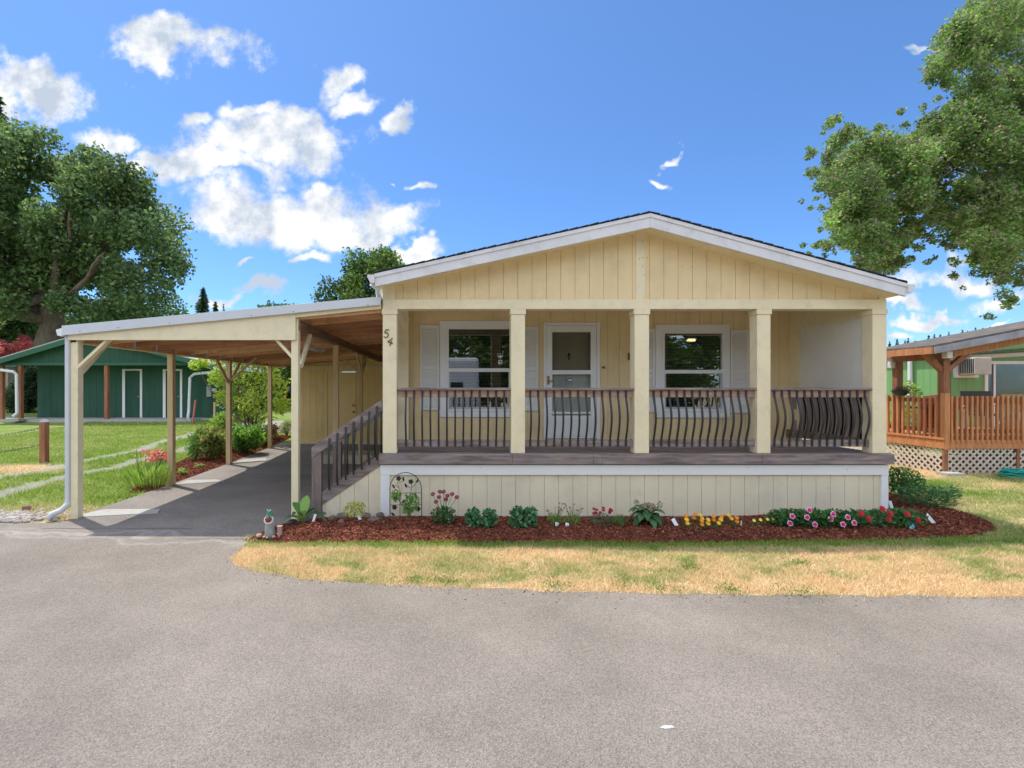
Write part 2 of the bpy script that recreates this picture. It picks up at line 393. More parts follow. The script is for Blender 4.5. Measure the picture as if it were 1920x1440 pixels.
# ================================================================== GROUND
ROAD_EDGE = [(-60, 7.2), (-12, 6.95), (-7.5, 6.85), (-5.9, 6.78), (-5.3, 6.82), (-3.6, 6.75), (-2.62, 6.2), (-2.42, 5.85), (-2.43, 5.4), (-2.25, 5.12), (-1.9, 4.95), (-1.45, 4.78), (-.75, 4.66), (.2, 4.56), (1.3, 4.48), (3, 4.42), (6, 4.35), (12, 4.3), (60, 4.2)]
def redge(x): return np.interp(x, [p[0] for p in ROAD_EDGE], [p[1] for p in ROAD_EDGE])
BED = [(-2.5, 5.98), (-2.1, 5.93), (-1, 5.96), (1, 5.93), (3, 5.95), (5, 5.96), (6.3, 6.02), (6.85, 6.15), (7.15, 6.5), (7.2, 7.2), (7.3, 8.2), (7.0, 8.9), (6.15, 8.9), (6.1, 6.97), (-.96, 6.97), (-1.9, 6.9), (-2.35, 6.55)]
BED2 = [(-5.42, 9.0), (-5.45, 12), (-5.5, 17), (-6.9, 17.2), (-6.9, 13), (-6.5, 11), (-6.05, 9.4), (-5.7, 8.75)]
def poly_sd(x, y, poly):
    x = np.asarray(x, float); y = np.asarray(y, float); d = np.full(x.shape, 1e9); ins = np.zeros(x.shape, bool); n = len(poly)
    for i in range(n):
        ax, ay = poly[i]; bx, by = poly[(i + 1) % n]; ex, ey = bx - ax, by - ay
        t = np.clip(((x - ax) * ex + (y - ay) * ey) / (ex * ex + ey * ey), 0, 1)
        d = np.minimum(d, np.hypot(x - ax - t * ex, y - ay - t * ey))
        if ey != 0:
            c = ((ay > y) != (by > y)) & (x < ex * (y - ay) / ey + ax); ins ^= c
    return np.where(ins, d, -d)
GREENS = np.array([.185, .285, .05]); DRY = np.array([.74, .63, .42]); DRY2 = np.array([.50, .36, .20]); SOIL = np.array([.30, .22, .15])
def dryness(x, y):
    """0 lush, 1 dead straw"""
    n = fbm(x * .9, y * 2.2, 3, 4); n2 = fbm(x * 4, y * 6, 8, 3)
    strip = .74 + .8 * (n - .42) + .5 * (n2 - .5)
    strip = strip + .35 * sstep(5.0, 4.4, y) - .75 * sstep(5.66, 5.84, y + .1 * (n2 - .5)) * sstep(-2.7, -1.5, x)
    strip = strip + .5 * sstep(-1.9, -2.5, x) * sstep(5.95, 5.6, y)
    strip = np.where(fbm(x * 3.1, y * 5, 21, 3) > .66, strip - .38, strip)
    right = .36 + 1.1 * (n - .5) + .45 * (n2 - .5) + .5 * sstep(9.2, 10.2, y) + .35 * sstep(6.0, 5.2, y)
    left = .10 + .5 * (n - .45) + .2 * (n2 - .5) + .6 * sstep(8.3, 7.2, y) * sstep(-9, -5.5, x) + .75 * sstep(1.2, .3, np.hypot((x + 9.9) / 1.5, (y - 11.2) / .9))
    d = np.where(x > 6.3, np.where(y > 5.9, right, np.where(x > 6.9, .5 * (strip + right), strip)), np.where(x < -4.5, left, strip))
    return np.clip(d, 0, 1)
def grasscol(x, y):
    d = dryness(x, y)[..., None]; k = fbm(x * 7, y * 9, 31, 2)[..., None]
    return (GREENS * (.75 + .5 * k)) * (1 - d) + (DRY * k + DRY2 * (1 - k)) * d
def track(x, y):
    wob = .12 * np.sin(y * .8) + .08 * np.sin(y * 2.1)
    a = np.exp(-((x + 9.25 + wob) / .24) ** 2); b = np.exp(-((x + 7.92 + wob) / .24) ** 2)
    return (y < 19.5) * np.clip(.85 * np.maximum(a, b) + 1.3 * (fbm(x * 5, y * 3, 77, 4) - .5), 0, 1) * (np.maximum(a, b) > .15)
gx = np.concatenate([[-600, -200, -90, -50], np.arange(-34, -12, .5), np.arange(-12, 14, .09), np.arange(14, 30, .6), [36, 50, 90, 200, 600]])
gy = np.concatenate([[-300, -60, -25, -10, 0, 2, 3, 3.8], np.arange(4.2, 9, .07), np.arange(9, 24, .14), np.arange(24, 44, .8), [50, 65, 90, 130, 200, 400, 1200]])
GX, GY = np.meshgrid(gx, gy); GZ = gh(GX, GY) - .012
far = sstep(60, 400, GY); GZ = GZ - .0 * far
tk = track(GX, GY)[..., None]
C = grasscol(GX, GY) * .92
C = C * (1 - tk) + np.array([.33, .31, .27]) * tk
rk = np.clip(sstep(.9, .2, np.hypot((GX + 6.5) / 1.2, (GY - 7.15) / .45)) , 0, 1)[..., None]; C = C * (1 - .6 * rk) + SOIL * .6 * rk
nx, ny = len(gx), len(gy); ii = (np.arange(ny - 1)[:, None] * nx + np.arange(nx - 1)[None]).ravel()
Fq = np.stack([ii, ii + 1, ii + 1 + nx, ii + nx], 1)
def ground_mat(name, bump=1.0, rough=.95, dust=.25):
    m = bpy.data.materials.new(name); m.use_nodes = True; nt = m.node_tree; N = nt.nodes; L = nt.links; b = N['Principled BSDF']
    b.inputs['Roughness'].default_value = rough; b.inputs['Specular IOR Level'].default_value = .1
    at = N.new('ShaderNodeAttribute'); at.attribute_name = 'Col'; g = N.new('ShaderNodeNewGeometry')
    n = N.new('ShaderNodeTexNoise'); n.inputs['Scale'].default_value = 22; n.inputs['Detail'].default_value = 8; n.inputs['Roughness'].default_value = .75; L.new(g.outputs['Position'], n.inputs['Vector'])
    mr = N.new('ShaderNodeMapRange'); mr.inputs['From Min'].default_value = .3; mr.inputs['From Max'].default_value = .7; mr.inputs['To Min'].default_value = 1 - dust * 1.6; mr.inputs['To Max'].default_value = 1 + dust * 1.2; L.new(n.outputs['Fac'], mr.inputs[0])
    v = N.new('ShaderNodeVectorMath'); v.operation = 'SCALE'; L.new(at.outputs['Color'], v.inputs[0]); L.new(mr.outputs[0], v.inputs['Scale']); L.new(v.outputs[0], b.inputs['Base Color'])
    bp = N.new('ShaderNodeBump'); bp.inputs['Strength'].default_value = bump; bp.inputs['Distance'].default_value = .02; L.new(n.outputs['Fac'], bp.inputs['Height']); L.new(bp.outputs[0], b.inputs['Normal']); return m
struct(npmesh('ground', np.stack([GX, GY, GZ], -1).reshape(-1, 3), Fq, C.reshape(-1, 3), ground_mat('ground_soil_and_turf', 1.0, dust=.4), k=4))

def asphalt(name, base, seam=False, fine=150.0, mulv=1.0):
    m = bpy.data.materials.new(name); m.use_nodes = True; nt = m.node_tree; N = nt.nodes; L = nt.links; b = N['Principled BSDF']
    b.inputs['Roughness'].default_value = .9; b.inputs['Specular IOR Level'].default_value = .15
    g = N.new('ShaderNodeNewGeometry'); P = g.outputs['Position']
    vo = N.new('ShaderNodeTexVoronoi'); vo.inputs['Scale'].default_value = fine; L.new(P, vo.inputs['Vector'])
    cr = N.new('ShaderNodeValToRGB'); e = cr.color_ramp.elements; e[0].position = 0; e[0].color = (*[c * .62 for c in base], 1); e[1].position = 1; e[1].color = (base[0] * 1.5, base[1] * 1.48, base[2] * 1.44, 1)
    em = cr.color_ramp.elements.new(.45); em.color = (*base, 1)
    L.new(vo.outputs['Color'], cr.inputs[0])
    n = N.new('ShaderNodeTexNoise'); n.inputs['Scale'].default_value = .8; n.inputs['Detail'].default_value = 7; n.inputs['Roughness'].default_value = .62; L.new(P, n.inputs['Vector'])
    mr = N.new('ShaderNodeMapRange'); mr.inputs['From Min'].default_value = .3; mr.inputs['From Max'].default_value = .7; mr.inputs['To Min'].default_value = .78 * mulv; mr.inputs['To Max'].default_value = 1.16 * mulv; L.new(n.outputs['Fac'], mr.inputs[0])
    nf = N.new('ShaderNodeTexNoise'); nf.inputs['Scale'].default_value = 85; nf.inputs['Detail'].default_value = 5; nf.inputs['Roughness'].default_value = .8; L.new(P, nf.inputs['Vector'])
    mf = N.new('ShaderNodeMapRange'); mf.inputs['From Min'].default_value = .3; mf.inputs['From Max'].default_value = .7; mf.inputs['To Min'].default_value = .84; mf.inputs['To Max'].default_value = 1.14; L.new(nf.outputs['Fac'], mf.inputs[0])
    mm = N.new('ShaderNodeMath'); mm.operation = 'MULTIPLY'; L.new(mr.outputs[0], mm.inputs[0]); L.new(mf.outputs[0], mm.inputs[1])
    v = N.new('ShaderNodeVectorMath'); v.operation = 'SCALE'; L.new(cr.outputs[0], v.inputs[0]); L.new(mm.outputs[0], v.inputs['Scale']); out = v.outputs[0]
    if seam:
        sp = N.new('ShaderNodeSeparateXYZ'); L.new(P, sp.inputs[0])
        def M(op, a, b_=None, c=None):
            q = N.new('ShaderNodeMath'); q.operation = op
            for i, t in enumerate((a, b_, c)):
                if t is None: continue
                if isinstance(t, (int, float)): q.inputs[i].default_value = t
                else: L.new(t, q.inputs[i])
            return q.outputs[0]
        n4 = N.new('ShaderNodeTexNoise'); n4.inputs['Scale'].default_value = 1.6; n4.inputs['Detail'].default_value = 6; L.new(P, n4.inputs['Vector'])
        # a crumbled pale seam where the driveway apron meets the road
        yy = M('ADD', sp.outputs[1], M('MULTIPLY', M('SUBTRACT', n4.outputs['Fac'], .5), 1.1))
        tot = None
        for (yc, wd, st) in ((6.28, .07, .75), (6.02, .045, .5), (6.5, .03, .3)):
            q = M('MULTIPLY', M('EXPONENT', M('MULTIPLY', M('POWER', M('DIVIDE', M('ADD', yy, M('MULTIPLY', M('ADD', sp.outputs[0], 4), .06 if yc > 6.1 else .16)), wd), 2), -1) if False else M('MULTIPLY', M('POWER', M('DIVIDE', M('SUBTRACT', M('ADD', yy, M('MULTIPLY', M('ADD', sp.outputs[0], 4), .05 if yc > 6.1 else .12)), yc), wd), 2), -1)), st)
            tot = q if tot is None else M('MAXIMUM', tot, q)
        lim = M('LESS_THAN', sp.outputs[0], -2.3)
        nn = N.new('ShaderNodeTexNoise'); nn.inputs['Scale'].default_value = 9; nn.inputs['Detail'].default_value = 6; L.new(P, nn.inputs['Vector'])
        f = M('MULTIPLY', M('MULTIPLY', tot, lim), M('MULTIPLY', nn.outputs['Fac'], 1.6)); 
        mx = N.new('ShaderNodeMix'); mx.data_type = 'RGBA'; mx.clamp_factor = True; L.new(f, mx.inputs[0]); L.new(out, mx.inputs[6]); mx.inputs[7].default_value = (.42, .40, .37, 1); out = mx.outputs[2]
    L.new(out, b.inputs['Base Color'])
    add = N.new('ShaderNodeMath'); add.operation = 'ADD'; L.new(vo.outputs['Distance'], add.inputs[0]); L.new(nf.outputs['Fac'], add.inputs[1])
    bp = N.new('ShaderNodeBump'); bp.inputs['Strength'].default_value = .55; bp.inputs['Distance'].default_value = .008; L.new(add.outputs[0], bp.inputs['Height']); L.new(bp.outputs[0], b.inputs['Normal']); return m
ROADM = asphalt('sunworn_asphalt', (.255, .222, .190), seam=True, fine=150)
DRIVEM = asphalt('driveway_asphalt', (.26, .232, .208), fine=140)
def sheet(name, xs, y0f, y1f, ny_, m, dz, kind=True):
    xs = np.asarray(xs, float); V = []
    for j in range(ny_ + 1):
        t = j / ny_
        for x in xs:
            y = y0f(x) * (1 - t) + y1f(x) * t; V.append((x, y, ghf(x, y) + dz))
    V = np.array(V); nx_ = len(xs); i = (np.arange(ny_)[:, None] * nx_ + np.arange(nx_ - 1)[None]).ravel()
    o = npmesh(name, V, np.stack([i, i + 1, i + 1 + nx_, i + nx_], 1), None, m, k=4)
    if kind: struct(o)
    return o
xs = np.concatenate([np.arange(-60, -8, 4), np.arange(-8, 8, .05), np.arange(8, 61, 2)])
def redge_rough(x): return float(redge(x) + .05 * (fbm(x * 5, x * 0 + 2, 5, 3) - .5) * 2)
sheet('road', xs, lambda x: -9.0, redge_rough, 6, ROADM, .0)
sheet('driveway', np.arange(-5.42, -.9, .1), lambda x: 6.5 if x < -3.4 else (6.05 if x < -2.4 else 6.6), lambda x: 15.6, 40, DRIVEM, .004)
sheet('back_lane', np.arange(-8.9, -3, .3), lambda x: 18.6 - (x + 8) * .3, lambda x: 20.6 + .5 * (x + 9), 4, asphalt('pale_lane', (.30, .28, .27)), .006)
mb = MB().prism([(-5.3, 7.06), (-4.35, 7.28), (-4.45, 7.52), (-5.3, 7.5), (-5.42, 7.2)], .002, .0135, 'z'); struct(mb.build('post_footing_pad', CONC))
mb = MB().prism([(-5.3, 9.42), (-4.5, 9.75), (-4.75, 9.95), (-5.3, 9.9)], .002, .0145, 'z'); struct(mb.build('post_footing_pad', CONC))
mb = MB().prism([(-5.3, 11.88), (-4.6, 12.3), (-4.8, 12.7), (-5.3, 12.5)], .02, .0545, 'z'); struct(mb.build('post_footing_pad', CONC))
mb = MB().prism([(X(1236, 2.69), 2.685), (X(1246, 2.7), 2.705), (X(1262, 2.69), 2.70), (X(1270, 2.65), 2.685), (X(1252, 2.65), 2.675)], .0005, .004, 'z'); struct(mb.build('road_paint_mark', mat('worn_paint', (.55, .54, .5), .8, .3, 60)))

# ---- mulch beds with mounds, and loose chips
mounds = [(-1.72, 6.2, .42, .08), (-1.15, 6.25, .45, .09), (-.5, 6.3, .5, .09), (.1, 6.5, .4, .05)]
def bedh(x, y, sd):
    h = np.clip(sd * .45, -.05, .07) + .02 * (fbm(x * 6, y * 6, 51, 3) - .5)
    for (mx_, my_, r_, a_) in mounds: h = h + a_ * np.exp(-((x - mx_) ** 2 + (y - my_) ** 2) / (r_ * .5) ** 2) * (sd > 0)
    return h
MULCH = np.array([.20, .068, .042])
def bed(name, poly, x0, x1, y0, y1, step, nchips):
    ax = np.arange(x0, x1, step); ay = np.arange(y0, y1, step); A, B = np.meshgrid(ax, ay); s_ = poly_sd(A, B, poly)
    z = gh(A, B) + bedh(A, B, s_); n = len(ax); i = (np.arange(len(ay) - 1)[:, None] * n + np.arange(n - 1)[None]).ravel()
    F = np.stack([i, i + 1, i + 1 + n, i + n], 1); keep = (s_.ravel()[F] > -.08).any(1)
    k = fbm(A * 20, B * 20, 9, 2)[..., None]
    struct(npmesh(name, np.stack([A, B, z], -1).reshape(-1, 3), F[keep], (MULCH * (.5 + .8 * k)).reshape(-1, 3), ground_mat(name + '_soil', 1, dust=.5), k=4))
    px_ = rng.uniform(x0, x1, nchips * 2); py_ = rng.uniform(y0, y1, nchips * 2); s2 = poly_sd(px_, py_, poly); ok = s2 > -.03 * rng.random(len(s2)) - .005
    px_, py_, s2 = px_[ok], py_[ok], s2[ok]; P = np.stack([px_, py_, gh(px_, py_) + bedh(px_, py_, s2) + rng.uniform(.002, .014, len(px_))], 1)
    D = rng.normal(size=P.shape); D[:, 2] *= .35
    o = leaves(name.replace('bed', 'chips'), P, rng.uniform(.02, .048, len(P)), vcol(len(P), [MULCH, MULCH * 1.7, MULCH * .6, (.36, .15, .09), (.26, .09, .055)], .25, [.3, .25, .2, .1, .15]), ground_mat(name + '_bark', .3), None, aspect=.42, D=D)
    o['kind'] = 'stuff'; tag(o, 'red brown bark chips spread over the ' + ('bed in front of the porch' if 'front' in name else 'narrow bed along the carport posts'), 'mulch')
bed('front_mulch_bed', BED, -2.7, 7.5, 5.75, 9.0, .05, 62000)
bed('side_mulch_bed', BED2, -7.1, -5.3, 8.6, 17.3, .1, 16000)
def bedz(x, y): return float(gh(x, y) + bedh(np.array([x]), np.array([y]), poly_sd(np.array([x]), np.array([y]), BED))[0])

# ---- grass blades
def blades(name, x0, x1, y0, y1, dens, hmin, hmax, label, cond, wid=.006, mix=.25):
    n = int((x1 - x0) * (y1 - y0) * dens)
    # thin out with distance so that near turf is dense
    x = rng.uniform(x0, x1, n); y = rng.uniform(y0, y1, n); ok = cond(x, y); x = x[ok]; y = y[ok]; n = len(x)
    ok = rng.random(n) < (.35 + .9 * fbm(x * 9, y * 9, 61, 3)); x = x[ok]; y = y[ok]; n = len(x)
    h = rng.uniform(hmin, hmax, n) * (.6 + .8 * fbm(x * 2.5, y * 3, 91, 3)); a = rng.uniform(0, 2 * math.pi, n); lean = rng.normal(0, .55, (n, 2)) * h[:, None]
    z = gh(x, y) - .012; wv = wid * rng.uniform(.6, 1.5, n); dx = np.cos(a) * wv; dy = np.sin(a) * wv
    V = np.stack([np.stack([x - dx, y - dy, z], 1), np.stack([x + dx, y + dy, z], 1), np.stack([x + lean[:, 0], y + lean[:, 1], z + h], 1)], 1).reshape(-1, 3)
    F = np.arange(3 * n).reshape(-1, 3)
    d = np.clip(dryness(x, y) + rng.normal(0, mix * .6, n), 0, 1)[:, None]; k = rng.random((n, 1))
    c = (GREENS * (.7 + .75 * k)) * (1 - d) + (DRY * 1.12 * k + DRY2 * 1.2 * (1 - k)) * d
    o = npmesh(name, V, F, np.repeat(c, 3, 0), GRASSM); o['kind'] = 'stuff'; return tag(o, label, 'grass')
blades('grass', -2.7, 9.5, 4.15, 6.2, 9000, .02, .05, 'straw dry lawn strip between the road and the mulch bed', lambda x, y: (y > redge(x) + rng.normal(0, .035, len(x))) & (poly_sd(x, y, BED) < .02), .0045)
blades('grass', 6.2, 14, 5.6, 12, 3000, .03, .06, 'half dry green lawn beside the cedar deck', lambda x, y: (poly_sd(x, y, BED) < .02) & (y > 6.0), .006)
blades('grass', -15.5, -5.4, 6.9, 21.4, 1050, .04, .08, 'bright green mown lawn behind the carport posts', lambda x, y: (track(x, y) < .35) & (poly_sd(x, y, BED2) < .02) & (x < -5.45) & (rng.random(len(x)) < np.clip(11 / y, .3, 1)) & ((y < 18.2) | (x < -9)), .009, .12)
# small green weeds standing out of the dry strip
wp = [(835, 1092, .05), (1040, 1100, .07), (1170, 1096, .07), (1240, 1102, .08), (1370, 1108, .06), (1500, 1112, .09), (1290, 1066, .05), (1500, 1058, .05), (780, 1088, .06)]
P = []
for (a, b, r_) in wp:
    x, y, z = gp(a, b); q = rng.normal(0, 1, (160, 3)) * [r_ * 1.3, r_, .014]; P.append(q + [x, y, z + .02])
P = np.concatenate(P); o = leaves('weeds', P, .028, vcol(len(P), [(.10, .20, .04), (.14, .26, .06)], .2), LEAF, aspect=.3, up=1); o['kind'] = 'stuff'; tag(o, 'green weed tufts scattered through the straw dry strip', 'weeds')
# fallen debris on road edge
n = 700; x = rng.uniform(-2.6, 9, n); y = redge(x) - np.abs(rng.normal(0, .12, n)) ; P = np.stack([x, y, np.full(n, .004)], 1) 
D = rng.normal(size=P.shape); D[:, 2] *= .1
o = leaves('litter', P, rng.uniform(.008, .03, n), vcol(n, [(.5, .4, .25), (.3, .2, .12), (.08, .06, .05)], .2), GRASSM, aspect=.35, D=D); o['kind'] = 'stuff'; tag(o, 'dry grass clippings strewn along the road edge', 'clippings')

# ================================================================== HOUSE
YF, YW, YO = 6.97, 8.7, 6.66         # porch front plane, porch back wall, edge of the roof overhang
hx0, hx1 = X(718, YF), X(1659, YF)
house = thing('mobile_home', 'pale yellow single storey house with low gable roof and full width front porch', 'house', (0, 0, 0))
DECK = Z(850, YF); CEIL = HC + 1.40
def pb(mb, a, b, c, d, Y, y0, y1):   # box given by its extent on plane Y
    return mb.box(X(a, Y), X(b, Y), y0, y1, Z(d, Y), Z(c, Y))
ridx, ridz = X(1218, YO), Z(427, YO)
def raket(off):                     # underside of the rake boards at the wall plane
    def f(x):
        xl, zl = X(703, YO), Z(538, YO); xr, zr = X(1698, YO), Z(556, YO)
        return (zl + (ridz - zl) * (x - xl) / (ridx - xl) if x < ridx else zr + (ridz - zr) * (xr - x) / (xr - ridx)) + off
    return f
BANDT, BANDB = Z(562, YF), Z(580, YF)
# gable siding (split at the ridge so board tops follow the slope)
rt = raket(.05)
gmb = clad(hx0 + .17, ridx - .07, YF, BANDT, rt, phase=.12); g2 = clad(ridx + .055, hx1 - .09, YF, BANDT, rt, phase=.07); gmb.add(g2.v, g2.f)
gmb.build('gable_siding', YEL, house)
t = MB()
t.box(hx0, hx1, YF - .03, YF + .16, BANDB, BANDT)
t.prism([(hx0, BANDT), (hx0 + .17, BANDT), (hx0 + .17, rt(hx0 + .17)), (hx0, rt(hx0))], YF - .018, YF + .03)
t.prism([(hx1 - .09, BANDT), (hx1, BANDT), (hx1, rt(hx1)), (hx1 - .09, rt(hx1 - .09))], YF - .018, YF + .03)
t.prism([(ridx - .07, BANDT), (ridx + .055, BANDT), (ridx + .055, rt(ridx + .055)), (ridx - .07, rt(ridx - .07))], YF - .01, YF + .03)
t.build('porch_header', YTRIM, house, bevel=.003)
# porch ceiling and inner back of the gable
MB().box(hx0 + .02, hx1 - .02, YF + .17, YW + .05, CEIL, CEIL + .03).build('porch_ceiling', YTRIM, house)
# roof: two slabs with fascia, soffit, gutters
xl, zl = X(703, YO), Z(515, YO); xr, zr = X(1697, YO), Z(533, YO); zt_ = Z(402, YO); YB = 21.0
roof = MB()
roof.prism([(xl - .02, zl + .012), (ridx, zt_ + .012), (ridx, zt_ + .026), (xl - .02, zl + .026)], YO - .02, YB)
roof.prism([(ridx, zt_ + .012), (xr + .02, zr + .012), (xr + .02, zr + .026), (ridx, zt_ + .026)], YO - .02, YB)
roof = roof.build('roof', SHING, house)
# shingle butt ends showing along the rake
sb = MB()
for (xa, za, xb, zb_) in ((xl, zl, ridx, zt_), (ridx, zt_, xr, zr)):
    L_ = math.hypot(xb - xa, zb_ - za); n = int(L_ / .14)
    for i in range(n):
        t0 = i / n; t1 = (i + .92) / n; dz = .026 + random.uniform(0, .006)
        sb.prism([(xa + (xb - xa) * t0, za + (zb_ - za) * t0 + .02), (xa + (xb - xa) * t1, za + (zb_ - za) * t1 + .02), (xa + (xb - xa) * t1, za + (zb_ - za) * t1 + dz + .008), (xa + (xb - xa) * t0, za + (zb_ - za) * t0 + dz)], YO - .04 - random.uniform(0, .012), YO + .2)
sb.build('shingle_edge', SHING, roof)
def rake(name, a, b, c, d, y0, y1, m):
    f = MB(); f.prism([a, b, c, d], y0, y1); return f.build(name, m, roof, bevel=.003)
zbl, zbm, zbr = Z(538, YO), Z(427, YO), Z(556, YO)
rake('fascia', (xl, zbl), (ridx, zbm), (ridx, zt_ + .01), (xl, zl + .01), YO - .02, YO + .02, FASC)
rake('fascia', (ridx + .001, zbm), (xr, zbr), (xr, zr + .01), (ridx + .001, zt_ + .01), YO - .02, YO + .02, FASC)
u = Z(408, YO) - Z(402, YO)
rake('fascia_strip', (xl, zl - .045), (ridx, zt_ - .045), (ridx, zt_ + .008), (xl, zl + .008), YO - .034, YO - .021, FASC)
rake('fascia_strip', (ridx, zt_ - .045), (xr, zr - .045), (xr, zr + .008), (ridx, zt_ + .008), YO - .034, YO - .021, FASC)
s_ = MB(); s_.prism([(xl, zbl + .03), (ridx, zbm + .03), (ridx, zbm + .045), (xl, zbl + .045)], YO + .021, YF + .03); s_.prism([(ridx, zbm + .03), (xr, zbr + .03), (xr, zbr + .045), (ridx, zbm + .045)], YO + .021, YF + .03)
s_.build('soffit', YTRIM, roof)
for (gxa, gz, sg) in ((xl, zl, -1), (xr, zr, 1)):
    prof = [(0, .0), (.09, .0), (.1, -.03), (.055, -.11), (0, -.11)]
    g_ = MB(); g_.prism([(gxa + sg * a, gz - .01 + b) for a, b in prof], YO - .05, YB); g_.build('gutter', FASC, roof)
    e_ = MB()
    zb_ = (zbl if sg < 0 else zbr); e_.box(gxa, gxa - sg * (abs(gxa - (hx0 if sg < 0 else hx1))) , YO + .1, YB, zb_ + .045, zb_ + .06); e_.build('eave_soffit', YTRIM, roof)
# downspout elbow going back under the left eave
MB().tube([(xl - .05, YO + .02, zl - .12), (xl + .02, YO + .1, zl - .17), (hx0 - .06, YO + .22, Z(550, 6.9)), (hx0 - .05, YF + .1, Z(560, 6.9))], .035, 8).build('downspout', VINYL, roof)
# skirting
SKT = Z(890, YF)
clad(hx0 + .10, hx1 - .07, YF, -.12, SKT, phase=.16).build('skirting', YSKYLIT, house)
t = MB(); t.box(hx0 - .03, hx1 + .03, YF - .03, YF + .05, SKT, Z(871, YF)); t.box(hx0 - .03, hx0 + .10, YF - .026, YF + .05, -.05, SKT - .001); t.box(hx1 - .07, hx1 + .03, YF - .026, YF + .05, .0, SKT - .001)
t.build('skirting_trim', WHITE, house, bevel=.003)
MB().box(hx0, hx1, YF - .012, YF + .0, .0, .055).build('skirting_sill', CONC, house)
# long side walls below and behind the porch
def clad_side(name, x, y0, y1, z0, z1, sgn, m, parent, phase=0): clad(y0, y1, x, z0, z1, axis='x', sgn=sgn, phase=phase).build(name, m, parent)
clad_side('side_wall', hx0, YW + .1, YB - .3, -.1, zbl + .05, -1, YEL, house)
clad_side('side_wall', hx1, YW + .1, YB - .3, -.1, zbr + .05, 1, YEL, house)
clad_side('porch_skirting', hx0, YF + .06, YW + .1, -.1, DECK - .17, -1, YEL, house)
clad_side('porch_skirting', hx1, YF + .06, YW + .1, -.1, DECK - .17, 1, YEL, house)
MB().box(hx0, hx1, YB - .33, YB - .3, -.1, zbr + .9).build('rear_wall', YEL, house)
# deck
d = MB(); n = 12
for i in range(n):
    a = YF + .05 + (YW - YF - .05) * i / n; b = YF + .05 + (YW - YF - .05) * (i + 1) / n
    d.box(hx0 - .02, hx1 - .02, a + .004, b - .004, DECK - .04, DECK)
d.build('deck_floor', WOOD, house)
e = MB(); segs = [712, 960, 1110, 1126, 1424, 1669]
for a, b in zip(segs, segs[1:]): e.box(X(a, YF) + .001, X(b, YF) - .001, YF - .075, YF + .048, DECK - .145, DECK + .0)
e.build('deck_edge_board', WOOD, house, bevel=.006)
# back wall of the porch with its openings
wx0, wx1 = X(768, YW), X(1482, YW)
def wr(a, b, c, d_): return (X(a, YW), X(b, YW), Z(d_, YW), Z(c, YW))
W1 = wr(836, 962, 611, 775); W2 = wr(1237, 1361, 616, 776); DR = wr(1023, 1120, 610, 823)
clad(wx0, hx1, YW, DECK, CEIL, holes=[W1, W2, DR], phase=.06, pitch=.2032).build('porch_wall', YEL, house)
MB().box(hx0 + .02, wx0 - .002, YW - .2, YW + .1, DECK, CEIL).build('corner_pilaster', YTRIM, house)
MB().beam((hx0 + .05, YW - .5, CEIL - .02), (wx0 - .02, YW - .35, Z(607, YW)), .09, .09).build('corner_brace', YTRIM, house)
# right-hand side wall of the porch: white panel above its own rail
rx = 6.0; pz0, pz1 = DECK + .93, HC + 1.02
clad_side('porch_side_wall', hx1 - .004, YF + .19, YW, DECK + .9, CEIL, 1, YEL, house)
MB().box(rx + .0, rx + .03, YF + .19, 8.42, pz0, pz1).build('side_panel', mat('off_white_panel', (.76, .73, .68), .5, .05, 2, dirt=.2, dirtcol=(.6,.56,.5), dscale=3), house)
mb = MB(); mb.box(rx - .005, rx + .035, 8.425, YW - .002, DECK, pz1); mb.box(rx + .002, rx + .04, YF + .19, YW - .002, pz1 + .001, CEIL); mb.build('panel_trim', YTRIM, house)
